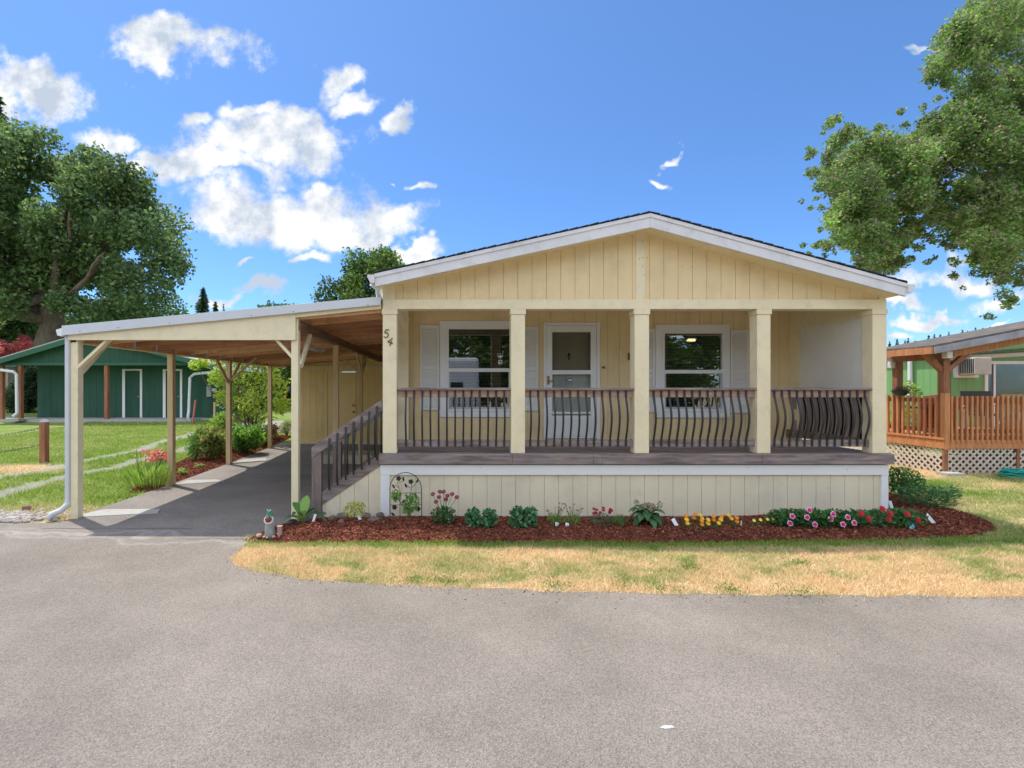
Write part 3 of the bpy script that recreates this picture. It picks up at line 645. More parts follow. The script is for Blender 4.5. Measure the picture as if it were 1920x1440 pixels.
# interior rooms behind the glass
r_ = MB()
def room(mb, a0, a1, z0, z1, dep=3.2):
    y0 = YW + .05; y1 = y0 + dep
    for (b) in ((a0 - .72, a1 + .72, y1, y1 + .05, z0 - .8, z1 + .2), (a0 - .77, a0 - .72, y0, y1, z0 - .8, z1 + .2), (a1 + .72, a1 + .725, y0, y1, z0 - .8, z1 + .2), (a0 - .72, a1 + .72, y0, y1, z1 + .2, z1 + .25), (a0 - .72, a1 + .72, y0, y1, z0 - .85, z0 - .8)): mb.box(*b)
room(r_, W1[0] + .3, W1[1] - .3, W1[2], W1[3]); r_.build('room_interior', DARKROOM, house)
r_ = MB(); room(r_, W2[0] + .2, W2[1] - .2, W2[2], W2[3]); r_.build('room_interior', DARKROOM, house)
def window(a0, a1, b0, b1, outer, mullion, sticker=None):
    """a0..a1 glass; outer = casing extents (all as seen on the wall plane)"""
    oa, ob, oc, od = outer
    win = MB()
    for bx in ((oa, a0, oc, od), (a1, ob, oc, od), (a0, a1, oc, b0), (a0, a1, b1, od)):
        mb_ = pb(win, bx[0], bx[1], bx[2], bx[3], YW, YW - .03, YW + .02)
    wo = win.build('window', WHITE, house, bevel=.002)
    f = MB(); e_ = 3.0; y0, y1 = YW - .045, YW + .03
    pb(f, a0 - e_, a0 + 1.5, b0 - e_, b1 + e_, YW, y0, y1); pb(f, a1 - 1.5, a1 + e_, b0 - e_, b1 + e_, YW, y0, y1)
    pb(f, a0 + 1.5, a1 - 1.5, b0 - e_, b0 + 1.5, YW, y0, y1); pb(f, a0 + 1.5, a1 - 1.5, b1 - 1, b1 + e_, YW, y0, y1)
    pb(f, a0 + 1.5, a1 - 1.5, mullion - 3.4, mullion + 3.4, YW, y0 + .005, y1); f.build('frame', VINYL, wo, bevel=.003)
    l = MB(); pb(l, a0 + 1.5, a0 + 4.5, mullion + 3.4, b1 - 1, YW, y0 + .02, y1 - .01); pb(l, a1 - 4.5, a1 - 1.5, mullion + 3.4, b1 - 1, YW, y0 + .02, y1 - .01); pb(l, a0 + 4.5, a1 - 4.5, b1 - 5, b1 - 1, YW, y0 + .02, y1 - .01)
    l.build('sash', mat('grey_sash', (.45, .48, .5), .5), wo)
    g = MB(); g.box(X(a0, YW) , X(a1, YW), YW - .002, YW + .002, Z(b1, YW), Z(b0, YW)); g.build('pane', GLASS, wo)
    bl = MB(); z = Z(b0, YW) - .01; zend = Z(b1, YW) + .01; i = 0
    while z > zend:
        bl.prism([(YW + .06, z), (YW + .082, z - .009), (YW + .082, z - .0105), (YW + .06, z - .0015)], X(a0 + 1, YW), X(a1 - 1, YW), 'x'); z -= .0265 if z > Z(mullion, YW) else .0265
    bl.build('blind', mat('blind_slats', (.30, .30, .27), .6), wo)
    return wo
w1 = window(840, 958, 616, 768, (825, 973, 602, 782), 694)
w2 = window(1243, 1354, 624, 768, (1228, 1367, 609, 783), 697)
# warm ceiling lamp seen through the second window
MB().ball((X(1296, 10.2), 10.2, Z(638, 10.2)), .09, .09, .035).build('ceiling_lamp', emit('lit_lamp_glass', (1, .72, .35), 2.2), w2)
# shield shaped security stickers: blue top, white cross, red foot
BLUEP = mat('sticker_blue', (.02, .08, .22), .4, .05); REDP = mat('sticker_red', (.5, .05, .05), .4, .05); WHP = mat('sticker_white', (.8, .8, .8), .4, .02)
def sticker(px, py, Y, s, parent, extra=False):
    cx, cz = X(px, Y), Z(py, Y); y = Y - .006
    m_ = MB().prism([(cx - s, cz + s * 1.05), (cx + s, cz + s * 1.05), (cx + s, cz - s * .1), (cx, cz - s * 1.15), (cx - s, cz - s * .1)], y, y + .003); st = m_.build('sticker', WHP, parent)
    MB().prism([(cx - s * .85, cz + s * .95), (cx + s * .85, cz + s * .95), (cx + s * .85, cz + s * .1), (cx - s * .85, cz + s * .1)], y - .001, y).build('sticker_field', BLUEP, st)
    MB().prism([(cx - s * .8, cz - s * .35), (cx + s * .8, cz - s * .35), (cx, cz - s * 1.0)], y - .001, y).build('sticker_foot', REDP, st)
    MB().box(cx - s * .16, cx + s * .16, y - .002, y - .001, cz - s * .55, cz + s * .5).box(cx - s * .5, cx + s * .5, y - .0021, y - .0011, cz - s * .15, cz + s * .15).build('sticker_cross', WHP, st)
    if extra:
        MB().box(cx - s * .75, cx + s * .75, y, y + .002, cz - s * 3.2, cz - s * 1.5).build('sticker_note', WHP, st)
        MB().box(cx - s * .4, cx + s * .5, y - .0015, y - .0005, cz - s * 2.3, cz - s * 1.8).box(cx - s * .2, cx + s * .6, y - .0015, y - .0005, cz - s * 3.0, cz - s * 2.6).build('sticker_print', BLACK, st)
sticker(938, 668, YW, .045, w1, True)
# shutters
def shutter(a, b, c, d_):
    s = MB(); pb(s, a, b, c, d_, YW, YW - .022, YW); o = s.build('shutter', SHUT, house)
    m_ = MB(); mid = (c + d_) / 2
    for (t0, t1) in ((c + 6, mid - 3), (mid + 3, d_ - 5)):
        z = Z(t0, YW)
        while z > Z(t1, YW):
            m_.prism([(YW - .034, z - .022), (YW - .022, z - .003), (YW - .0221, z - .025)], X(a + 5, YW), X(b - 5, YW), 'x'); z -= .027
    f = MB(); pb(f, a, a + 4.5, c, d_, YW, YW - .036, YW - .0221); pb(f, b - 4.5, b, c, d_, YW, YW - .036, YW - .0221)
    for (p_, q_) in ((c, c + 6), (mid - 3, mid + 3), (d_ - 5, d_)): pb(f, a + 4.5, b - 4.5, p_, q_, YW, YW - .036, YW - .0221)
    f.build('frame', SHUT, o, bevel=.002); m_.build('louvre', SHUT, o)
shutter(788, 824, 610, 769); shutter(974, 1009, 613, 770); shutter(1190, 1227, 617, 773); shutter(1368, 1402, 619, 774)
# front door with storm door
dr = MB(); y0, y1 = YW - .035, YW + .02
pb(dr, 1019, 1024, 605, 825, YW, y0, y1); pb(dr, 1118, 1124, 605, 825, YW, y0, y1); pb(dr, 1024, 1118, 605, 610, YW, y0, y1)
door = dr.build('front_door', WHITE, house, bevel=.003)
s = MB(); pb(s, 1024.3, 1035, 610.3, 822, YW, y0 + .01, y1); pb(s, 1107, 1117.7, 610.3, 822, YW, y0 + .01, y1); pb(s, 1035, 1107, 610.3, 623, YW, y0 + .01, y1); pb(s, 1035, 1107, 694, 702, YW, y0 + .01, y1); pb(s, 1035, 1107, 772, 776, YW, y0 + .01, y1); pb(s, 1035, 1107, 779, 822, YW, y0 + .02, y1)
s.build('storm_door_frame', VINYL, door, bevel=.004)
s = MB(); pb(s, 1040, 1068, 784, 818, YW, y0 + .012, y0 + .02); pb(s, 1074, 1102, 784, 818, YW, y0 + .012, y0 + .02); s.build('kick_panel', VINYL, door, bevel=.004)
s = MB(); pb(s, 1035, 1107, 623, 694, YW, YW - .004, YW); s.build('screen_pane', glass_mat('screen_glass', (.74, .72, .68), .5), door)
s = MB(); pb(s, 1035, 1107, 702, 772, YW, YW - .004, YW); s.build('lower_pane', glass_mat('lower_glass', (.9, .93, .92), 1.2), door)
yi = YW + .07; s = MB(); s.box(X(1025, YW), X(1118, YW), yi, yi + .04, DECK, Z(612, YW)); inn = s.build('inner_door', mat('door_paint', (.72, .70, .66), .5, .03), door)
s = MB()
for (a, b, c, d_) in ((1040, 1063, 629, 639), (1079, 1102, 629, 639), (1040, 1063, 650, 692), (1079, 1102, 650, 692), (1040, 1063, 706, 768), (1079, 1102, 706, 768)):
    for q in ((a, b, c, c + 1.2), (a, b, d_ - 1.2, d_), (a, a + 1.2, c + 1.2, d_ - 1.2), (b - 1.2, b, c + 1.2, d_ - 1.2)): pb(s, *q, YW, yi - .012, yi)
s.build('door_moulding', mat('door_paint_mould', (.76, .74, .70), .5, .03), inn, bevel=.003)
s = MB(); cx, cz = X(1068, YW), Z(668, YW); s.ball((cx, yi - .02, cz + .05), .014); s.tube([(cx, yi - .02, cz + .05), (cx - .02, yi - .025, cz), (cx, yi - .03, cz - .045), (cx + .02, yi - .025, cz), (cx, yi - .02, cz + .05)], .007); s.ball((cx, yi - .03, cz - .055), .012); s.build('knocker', BLACK, inn)
s = MB(); pb(s, 1025.5, 1029.5, 705, 721, YW, y0 - .004, y0 + .01); s.tube([(X(1027, YW), y0 - .02, Z(715, YW)), (X(1030, YW), y0 - .05, Z(715, YW)), (X(1037, YW), y0 - .05, Z(714, YW))], .008); s.build('handle', BRASS, door)
sticker(1069, 712, YW, .042, door)
# porch light/doorbell on wall
s = MB(); pb(s, 1177, 1183, 662, 675, YW, YW - .05, YW - .001); s.ball((X(1180, YW), YW - .06, Z(668, YW)), .022, .02, .035); s.build('porch_light', mat('tarnished_brass', (.25, .19, .09), .5, .2, metal=.6), house, bevel=.004)
s = MB().tube([(X(1128, YW), YW - .01, Z(689, YW)), (X(1131, YW), YW - .05, Z(690, YW)), (X(1134, YW), YW - .05, Z(691, YW))], .008); s.ball((X(1131, YW), YW - .05, Z(688, YW)), .014); s.build('hose_hook', BLACK, house)
# nail heads and screws that the paint has not hidden
NAIL = mat('rusty_nail', (.12, .08, .05), .7, .3, 40)
def nail(x, y, z, r=.006, par=None): MB().prism([(x + r * math.cos(t), z + r * math.sin(t)) for t in np.linspace(0, 2 * math.pi, 7)[:-1]], y - .003, y + .001).build('nail', NAIL, par or house)
for px, py in ((1205, 452), (1205, 484), (1205, 500), (1213, 484), (1205, 516), (1278, 500), (1297, 500), (1198, 486)): nail(X(px, YF), YF - .0105, Z(py, YF))
for px, py in ((1246, 935), (1377, 942), (1000, 900), (820, 930), (1553, 915)): nail(X(px, YF), YF, Z(py, YF), .005)
for px, py in ((737, 880), (902, 877), (1233, 882), (1400, 876), (1585, 880)): nail(X(px, YF), YF - .0305, Z(py, YF), .005)
# porch posts
posts = [(718, 744), (958, 984), (1189, 1216), (1418, 1443), (1633.5, 1660)]
pobj = []
for i, (a, b) in enumerate(posts):
    x0, x1 = X(a, YF), X(b, YF)
    if i == 3: x0 = X(1418, YF)
    p = MB(); p.box(x0, x1, YF - .022, YF + .16, DECK + .002, BANDB - .075)
    po = p.build('porch_post', YTRIM, house, bevel=.005)
    c = MB(); c.box(x0 - .012, x1 + .012, YF - .034, YF + .172, BANDB - .074, BANDB - .001); c.build('post_cap', YTRIM, po, bevel=.003); pobj.append(po)
# house number 5 4 in slanting brass figures
GILT = mat('gilt_figures', (.26, .19, .06), .35, .3, 60, metal=.5)
def digit(strokes, px, py, h, tilt):
    m_ = MB()
    for st_ in strokes:
        for (a, b) in zip(st_, st_[1:]): m_.beam((a[0] * h, 0, a[1] * h), (b[0] * h, 0, b[1] * h), h * .13, .008, up=(0, 1, 0))
    o = m_.build('digit', GILT, pobj[0]); o.location = (X(px, YF), YF - .028, Z(py, YF)); o.rotation_euler = (0, R(tilt), 0)
digit([[(.28, .5), (-.16, .46), (-.22, .06), (.1, .12), (.26, -.08), (.2, -.36), (-.02, -.5), (-.28, -.38)]], 725, 626, .115, 8)
digit([[(.1, .5), (-.3, -.12), (.34, -.12)], [(.12, .16), (.08, -.5)]], 732.5, 641, .12, 20)
# railings
def railing(a, b, bars):
    x0, x1 = X(a, YF), X(b, YF); y = YF + .03
    c = MB(); c.box(x0, x1 - .0, y - .05, y + .09, Z(731.5, YF), Z(727, YF)); top = c.build('porch_railing', WOOD, house, bevel=.004)
    r1 = MB(); r1.box(x0, x1, y, y + .04, Z(745, YF), Z(731.7, YF)); r1.build('top_rail', WOODL, top, bevel=.003)
    r2 = MB(); r2.box(x0, x1, y, y + .04, Z(838, YF), Z(825, YF)); r2.build('bottom_rail', WOOD, top, bevel=.003)
    proto = None
    zt, zb_ = Z(732, YF), Z(837.5, YF)
    for px in bars:
        if proto is None:
            pr = []; k = 14; W = .013
            vs = []; fs = []
            for i in range(k + 1):
                t = i / k; z = zt + (zb_ - zt) * t; bow = .075 * math.sin(math.pi * min(1, max(0, (t - .1) / .78))) ** 1.2
                for (dx, dy) in ((-W, -.012), (W, -.012), (W, 0), (-W, 0)): vs.append((dx, y - .002 + dy - bow, z))
            for i in range(k):
                for j in range(4): fs.append((i * 4 + j, i * 4 + (j + 1) % 4, i * 4 + 4 + (j + 1) % 4, i * 4 + 4 + j))
            fs += [(3, 2, 1, 0), (k * 4, k * 4 + 1, k * 4 + 2, k * 4 + 3)]
            proto = MB().add(vs, fs).build('baluster', BLACK, top); proto.location = (X(px, YF), 0, 0)
        else:
            c_ = proto.copy(); COL.objects.link(c_); c_.parent = top; c_.location = (X(px, YF), 0, 0)
    return top
railing(744, 958, [761 + 15.4 * i for i in range(13)])
railing(984, 1189, [994.7 + 15.0 * i for i in range(13)])
railing(1216, 1418, [1226.8 + 14.5 * i for i in range(13)])
railing(1443, 1640, [1454 + 14.2 * i for i in range(13)])
# railing along the right-hand end of the porch: bowed wooden slats
SLATM = mat('grey_brown_slat_wood', (.22, .16, .13), .8, .3, 6, (3, 3, .35), .5, 18, col2=(.46, .38, .33), grain=True)
sr = MB().box(rx - .06, rx - .01, YF + .2, YW - .02, DECK + .08, DECK + .2).build('side_railing', WOOD, house, bevel=.004)
MB().box(rx - .06, rx + .02, YF + .2, YW - .02, pz0 - .1, pz0 - .01).build('top_rail', WOOD, sr, bevel=.004)
for i in range(9):
    y = YF + .31 + i * .158; vs = []; fs = []; k = 10; zt, zb_ = pz0 - .1, DECK + .1
    for j in range(k + 1):
        t = j / k; bow = .06 * math.sin(math.pi * t); z = zt + (zb_ - zt) * t
        for (dx, dy) in ((-.03, -.047), (-.03, .047), (-.005, .047), (-.005, -.047)): vs.append((rx - .03 + dx + bow, y + dy, z))
    for j in range(k):
        for q in range(4): fs.append((j*4+q, j*4+(q+1)%4, j*4+4+(q+1)%4, j*4+4+q))
    fs += [(3,2,1,0), (k*4,k*4+1,k*4+2,k*4+3)]; MB().add(vs, fs).build('slat', SLATM, sr)
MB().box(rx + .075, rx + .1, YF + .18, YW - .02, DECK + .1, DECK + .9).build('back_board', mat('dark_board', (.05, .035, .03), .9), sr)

# stair on the left end, climbing right onto the deck
stair = thing('porch_stairs', 'weathered brown wooden stairs with slanting iron baluster rail at the porch left end', 'stairs')
YS = 7.0
def slat_poly(pts, y0, y1): return MB().prism([(X(a, YS), Z(b, YS)) for a, b in pts], y0, y1)
def stair_side(off, label=None):
    nw = MB(); nw.box(X(585, YS), X(603, YS), YS + off - .02, YS + off + .10, .0, Z(838, YS)); nw.build('newel_post', WOODV, stair, bevel=.004)
    slat_poly([(585, 838), (717.5, 748), (717.5, 769), (602, 847), (585, 859)], YS + off - .03, YS + off + .07).build('handrail', WOOD, stair, bevel=.004)
    slat_poly([(603.5, 922), (712, 853), (712, 874), (603.5, 947)], YS + off, YS + off + .05).build('stringer', WOOD, stair, bevel=.003)
    for px in (619, 634, 649.5, 664, 679, 693, 707.5):
        zt = Z(838 - (px - 585) * .679 + 6, YS); zb_ = Z(922 - (px - 603.5) * .636 + 6, YS); vs = []; fs = []; k = 10
        for i in range(k + 1):
            t = i / k; z = zt + (zb_ - zt) * t; bow = .05 * math.sin(math.pi * t)
            for (dx, dy) in ((-.013, -.012), (.013, -.012), (.013, 0), (-.013, 0)): vs.append((X(px, YS) + dx, YS + off - .032 + dy - bow * .9, z))
        for i in range(k):
            for j in range(4): fs.append((i*4+j, i*4+(j+1)%4, i*4+4+(j+1)%4, i*4+4+j))
        fs += [(3,2,1,0), (k*4,k*4+1,k*4+2,k*4+3)]; MB().add(vs, fs).build('baluster', BLACK, stair)
stair_side(0); stair_side(1.25)
nst = 5
for i in range(nst):
    x0 = -2.0 + i * .22; z = DECK * (i + 1) / (nst + 1)
    MB().box(x0, x0 + .28, YS + .06, YS + 1.24, z - .04, z).build('step', WOOD, stair, bevel=.004)
    MB().box(x0 + .02, x0 + .04, YS + .06, YS + 1.24, z - DECK / 6 + .001, z - .041).build('riser', WOOD, stair)
def trizb(x): return .02
clad(X(604, YS), hx0 - .03, YS + .012, 0.02, lambda x: Z(945 - ((x - X(603.5, YS)) / (X(712, YS) - X(603.5, YS))) * 72, YS), phase=.05).build('stair_skirting', YSKYLIT, stair)

# ================================================================== CARPORT
cp = thing('carport', 'open carport with sloping flat roof on tan timber posts joined to the house side', 'carport')
SL = (Z(556, 6.9) - Z(611, 6.9)) / (X(718, 6.9) - X(117, 6.9)); cx0 = X(117, 6.9); cz0 = Z(611, 6.9)
def rz_(x, off=0): return cz0 + (x - cx0) * SL + off
cx1 = hx0 - .02; YC = 15.9
rf = MB().prism([(cx0, rz_(cx0, -.035)), (cx1, rz_(cx1, -.035)), (cx1, rz_(cx1, -.004)), (cx0, rz_(cx0, -.004))], 6.93, YC).build('roof', mat('white_metal_roof', (.7, .71, .72), .4, .03, 2), cp)
MB().prism([(cx0 + .03, rz_(cx0, -.052)), (cx1, rz_(cx1, -.055)), (cx1, rz_(cx1, -.036)), (cx0 + .03, rz_(cx0, -.036))], 7.0, YC - .02).build('sheathing', SHEA, rf)
MB().prism([(cx0, rz_(cx0, -.135)), (cx1, rz_(cx1, -.115)), (cx1, rz_(cx1, 0)), (cx0, rz_(cx0, 0))], 6.885, 6.929).build('fascia_flashing', METALF, rf, bevel=.003)
g_ = MB().prism([(cx0 - .001, rz_(cx0, -.03)), (cx0 - .085, rz_(cx0, -.055)), (cx0 - .065, rz_(cx0, -.135)), (cx0 - .001, rz_(cx0, -.15))], 6.89, YC).build('gutter', VINYL, rf)
HB = Z(638, YF)
for px in (150, 222, 318, 472, 550, 690): nail(X(px, 6.885), 6.885, rz_(X(px, 6.885), -.10), .007, rf)
xa, xb = X(131, YF), X(555.5, YF)
MB().prism([(xa, HB), (xb, HB), (xb, rz_(xb, -.10)), (xa, rz_(xa, -.10))], 6.935, 6.975).build('front_header', YTRIM, cp, bevel=.003)
MB().prism([(xb + .002, rz_(xb, -.175)), (cx1, rz_(cx1, -.16)), (cx1, rz_(cx1, -.10)), (xb + .002, rz_(xb, -.10))], 6.94, 6.97).build('trim_strip', YTRIM, cp)
# panel seams on the header
RX1, RX2 = X(131, YF), X(545.5, YF)
LY = [6.98, 9.36, 11.8, 14.5]; RYs = [6.98, 9.45, 12.05]
BL = HC + .655
def cpost(x0, x1, y, ztop, m=TANP):
    z0 = ghf(x0, y) ; return MB().box(x0, x1, y, y + (x1 - x0) * 1.02, z0 - .05, ztop).build('post', m, cp, bevel=.004)
for i, y in enumerate(LY): cpost(RX1, RX1 + .105, y, BL if i else HB + .1, YTRIM if i == 0 else TANP)
for i, y in enumerate(RYs): cpost(RX2, RX2 + .1, y, HC + .83 if i else rz_(RX2, -.17), YTRIM if i == 0 else TANP)
bmx = RX1 + .0
MB().box(bmx + .025, bmx + .085, LY[0] + .0, YC - .05, BL, rz_(bmx, -.057)).build('side_beam', RAFT, cp)
MB().box(bmx - .01, bmx + .024, LY[0] + .0, YC - .05, BL - .01, rz_(bmx, -.06)).build('beam_cladding', YTRIM, cp)
MB().box(RX2 + .06, RX2 + .13, 7.0, YC - .1, HC + .83, rz_(RX2, -.205)).build('inner_beam', DBEAM, cp)
MB().box(RX2 + .0, RX2 + .058, 7.0, YC - .1, HC + .83, rz_(RX2, -.205)).build('inner_beam_board', mat('beam_board', (.30, .19, .12), .8, .2, 5, (4, .4, 4), .4, 20, grain=True), cp)
for k in range(15):
    y = 7.02 + k * .61; xa_, xb_ = bmx + .087, cx1 - .01
    r_ = MB().prism([(xa_, rz_(xa_, -.2)), (xb_, rz_(xb_, -.2)), (xb_, rz_(xb_, -.057)), (xa_, rz_(xa_, -.057))], y, y + .04).build('rafter', RAFTS[(k * 7 + k // 3) % 4], cp)
    if k % 1 == 0: MB().box(xa_ - .001, xa_ + .045, y - .008, y + .048, rz_(xa_, -.208), rz_(xa_, -.2005)).box(xa_, xa_ + .04, y - .006, y - .001, rz_(xa_, -.2), rz_(xa_, -.1)).build('joist_hanger', METALF, r_)
# knee braces
def brace(p0, p1, m=TANP): (MB().beam(p0, p1, .04, .088, up=(0, 1, .01)) if abs(p0[1] - p1[1]) < .1 else MB().beam(p0, p1, .088, .04, up=(1, 0, .01))).build('knee_brace', m, cp, bevel=.003)
px_ = RX1 + .1
brace((px_ - .02, 7.03, Z(690, 7)), (X(203, 7), 7.03, HB + .02), YTRIM)
brace((RX1 + .05, 7.07, HC + .2), (RX1 + .05, 7.62, HC + .68), YTRIM)
brace((RX2 + .01, 7.03, Z(670, 7)), (X(517, 7), 7.03, HB + .02), YTRIM)
brace((RX2 + .11, 7.06, HC + .32), (RX2 + .11, 7.55, HC + .84), YTRIM)
brace((RX1 + .05, 11.8, HC + .15), (RX1 + .05, 11.2, HC + .68)); brace((RX1 + .05, 11.9, HC + .15), (RX1 + .05, 12.5, HC + .68)); brace((RX1 + .08, 11.85, HC + .18), (RX1 + .72, 11.85, HC + .74))
brace((RX2 + .02, 12.1, HC + .38), (RX2 - .5, 12.1, HC + .85)); brace((RX2 + .07, 12.1, HC + .38), (RX2 + .07, 11.4, HC + .85)); brace((RX2 + .07, 12.2, HC + .38), (RX2 + .07, 12.8, HC + .85))
# white downspout down the front left post
zz = HB + .0
SPO = mat('pale_grey_spout', (.60, .62, .64), .45, .04, 3)
MB().box(RX1 - .062, RX1 - .003, 6.95, 7.03, .24, rz_(cx0, -.13)).build('downspout', SPO, cp, bevel=.01)
MB().tube([(RX1 - .034, 6.99, .27), (RX1 - .036, 6.97, .2), (RX1 - .1, 6.93, .13), (RX1 - .19, 6.89, .09), (RX1 - .225, 6.86, .02)], [.036, .04, .042, .042, .04], 10).build('spout_elbow', SPO, cp, smooth=True)
# tube light under rafters
lt = thing('tube_light', 'white fluorescent tube light fixed under the carport rafters', 'ceiling light')
lx, lz = -2.78, HC + .80
MB().box(lx - .055, lx + .055, 9.45, 10.65, lz, lz + .05).build('housing', VINYL, lt, bevel=.01)
MB().tube([(lx, 9.5, lz - .018), (lx, 10.6, lz - .018)], .017, 10).build('tube', mat('tube_glass', (.85, .85, .83), .3), lt, smooth=True)

# storage shed closing the back of the carport
YBOUNCE = mat('bounce_lit_shed_paint', (.84, .62, .27), .65, .06, 2.0, (1, 1, .25), .35, 90, dirt=.3, dirtcol=(.45,.36,.22), dscale=2.5)  # house yellow with the sunlight bounce put into the colour
shed = thing('storage_shed', 'yellow storage shed wall with a plain door under the carport back end', 'shed')
sy = 15.45; sx0, sx1 = -4.93, hx0 - .01; sg_ = ghf(-3, sy)
D2 = (X(614, sy), X(668, sy), sg_ + .02, Z(697, sy))
clad(sx0, sx1, sy, sg_ - .05, lambda x: rz_(x, -.21), holes=[D2], phase=.1).build('front_wall', YBOUNCE, shed)
clad(sy + .05, sy + 3, sx0, sg_ - .05, rz_(sx0, -.2), axis='x', sgn=-1).build('side_wall', YEL, shed)
MB().box(sx0 - .0, sx1, sy - .03, sy - .0, Z(693, sy), Z(686, sy)).build('header_trim', YTRIM, shed)
MB().box(sx0 - .02, sx0 + .09, sy - .025, sy - .001, sg_, Z(694, sy)).build('corner_trim', YTRIM, shed)
MB().box(sx0, sx1, sy - .06, sy - .0, sg_ - .05, sg_ + .1).build('sill_board', YTRIM, shed)
dd = MB().box(D2[0] + .012, D2[1] - .012, sy + .004, sy + .04, D2[2] + .0, D2[3] - .012).build('door', mat('bounce_lit_door_paint', (.86, .64, .30), .6, .05, 3), shed)  # door colour carries the painted sunlight bounce too
MB().box(D2[0] - .0, D2[0] + .01, sy + .02, sy + .05, D2[2], D2[3]).box(D2[1] - .011, D2[1], sy + .02, sy + .05, D2[2], D2[3]).build('gap', BLACK, dd)
mb = MB()
for zq in (1.16, 1.36): mb.ball((D2[1] - .09, sy - .03, sg_ + zq - .15), .035, .03, .035)
mb.build('handle', BRASS, dd, smooth=True)
MB().box(-3.3, -1.9, 11.9, 12.7, .0, .24).build('concrete_step', mat('yellow_step', (.55, .47, .33), .8, .1), shed)

# ================================================================== GREEN BUILDING
gb = thing('green_building', 'long dark green gabled outbuilding across the lawn with two white framed doors', 'building')
GF, GW = 21.3, 22.4; gz = ghf(-14, GW) + .02
def gx_(p, Y=GW): return X(p, Y)
ea, eb = X(-22, 21.0), X(413, 21.0); rxg, rzg = X(168, 21.0), Z(622, 21.0); ela, elb = Z(680, 21.0), Z(688, 21.0)
def grz(x): return ela + (rzg - ela) * (x - ea) / (rxg - ea) if x < rxg else elb + (rzg - elb) * (eb - x) / (eb - rxg)
r_ = MB(); GYB = 30.0
r_.prism([(ea, ela), (rxg, rzg), (rxg, rzg + .05), (ea, ela + .05)], 20.95, GYB); r_.prism([(rxg, rzg), (eb, elb), (eb, elb + .05), (rxg, rzg + .05)], 20.95, GYB)
gr = r_.build('roof', mat('pale_grey_roofing', (.45, .44, .42), .8, .1, 5), gb)
f = MB(); f.prism([(ea, ela - .2), (rxg, rzg - .24), (rxg, rzg - .001), (ea, ela - .001)], 20.93, 20.99); f.prism([(rxg, rzg - .24), (eb, elb - .2), (eb, elb - .001), (rxg, rzg - .001)], 20.93, 20.99); f.build('fascia', GTRIM, gr)
clad(X(-5, GF), X(370, GF), GF, Z(681, GF), lambda x: grz(x) - .05).build('gable_wall', GREEN, gb)
MB().box(X(-5, GF), X(370, GF), GF - .04, GF + .12, Z(685, GF), Z(680, GF)).build('header', GTRIM, gb)
MB().box(X(35, GF), X(372, GF), GF + .1, GW, Z(683, GF), Z(681, GF)).build('porch_ceiling', GREEN, gb)
gd = [(235, 263), (311, 338)]
wl = [(X(a, GW), X(b, GW), gz, Z(695, GW)) for a, b in gd]
clad(X(70, GW), X(440, GW + 0), GW, gz - .1, Z(676, GW), holes=wl, pitch=.3).build('wall', GREEN, gb)
clad(GW + .05, GYB - .4, X(70, GW), gz - .1, ela + .2, axis='x', sgn=-1).build('end_wall', GREEN, gb)
for a, b in gd:
    t = MB(); t.box(X(a - 5, GW), X(a, GW), GW - .03, GW + .02, gz, Z(692, GW)); t.box(X(b, GW), X(b + 4, GW), GW - .03, GW + .02, gz, Z(692, GW)); t.box(X(a, GW), X(b, GW), GW - .03, GW + .02, Z(695, GW), Z(692, GW))
    dd = t.build('door_casing', WHITE, gb); l = MB().box(X(a, GW) + .002, X(b, GW) - .002, GW + .02, GW + .06, gz, Z(695, GW) - .002).build('door_leaf', GREEN, dd); MB().ball((X(b - 3, GW), GW - .02, gz + .95), .045).build('handle', BRASS, dd)
for px in (36, 198, 1): MB().box(X(px - 3, GF), X(px + 3.4, GF), GF, GF + .15, gz - .02, Z(685, GF)).build('post', POSTB, gb)
MB().box(X(-40, GF), X(360, 21.2), 21.1, GW + .05, gz - .25, gz).build('slab', CONC, gb)
MB().box(X(360, 21.2) + .001, X(440, GW), 21.9, GW + .05, gz - .25, gz - .01).build('slab', CONC, gb)
def dsp(pts, r=.05): return MB().tube(pts, r, 8).build('downspout', VINYL, gb)
dsp([(X(-20, 21.1), 21.0, Z(690, 21)), (X(24, 21), 21.05, Z(697, 21)), (X(31, 21.1), 21.1, Z(702, 21.1)), (X(32, 21.1), 21.1, Z(774, 21.1)), (X(26, 21), 20.95, Z(781, 21))], .06)
dsp([(X(410, 21), 21.0, Z(689, 21)), (X(403, 21), 21.05, Z(697, 21)), (X(362, 21.6), 21.7, Z(701, 21.6)), (X(355, 21.8), 21.85, Z(708, 21.8)), (X(355, 21.9), 21.85, Z(772, 21.8)), (X(352, 21.3), 21.3, Z(784, 21.3))], .06)
MB().box(X(403, 21), X(413, 21) + .1, 20.9, GYB, elb - .1, elb + .02).build('gutter', VINYL, gb)
MB().box(X(20, 20.9), X(42, 20.9), 20.7, 21.1, gz - .05, gz + .05).build('splash_block', CONC, gb)
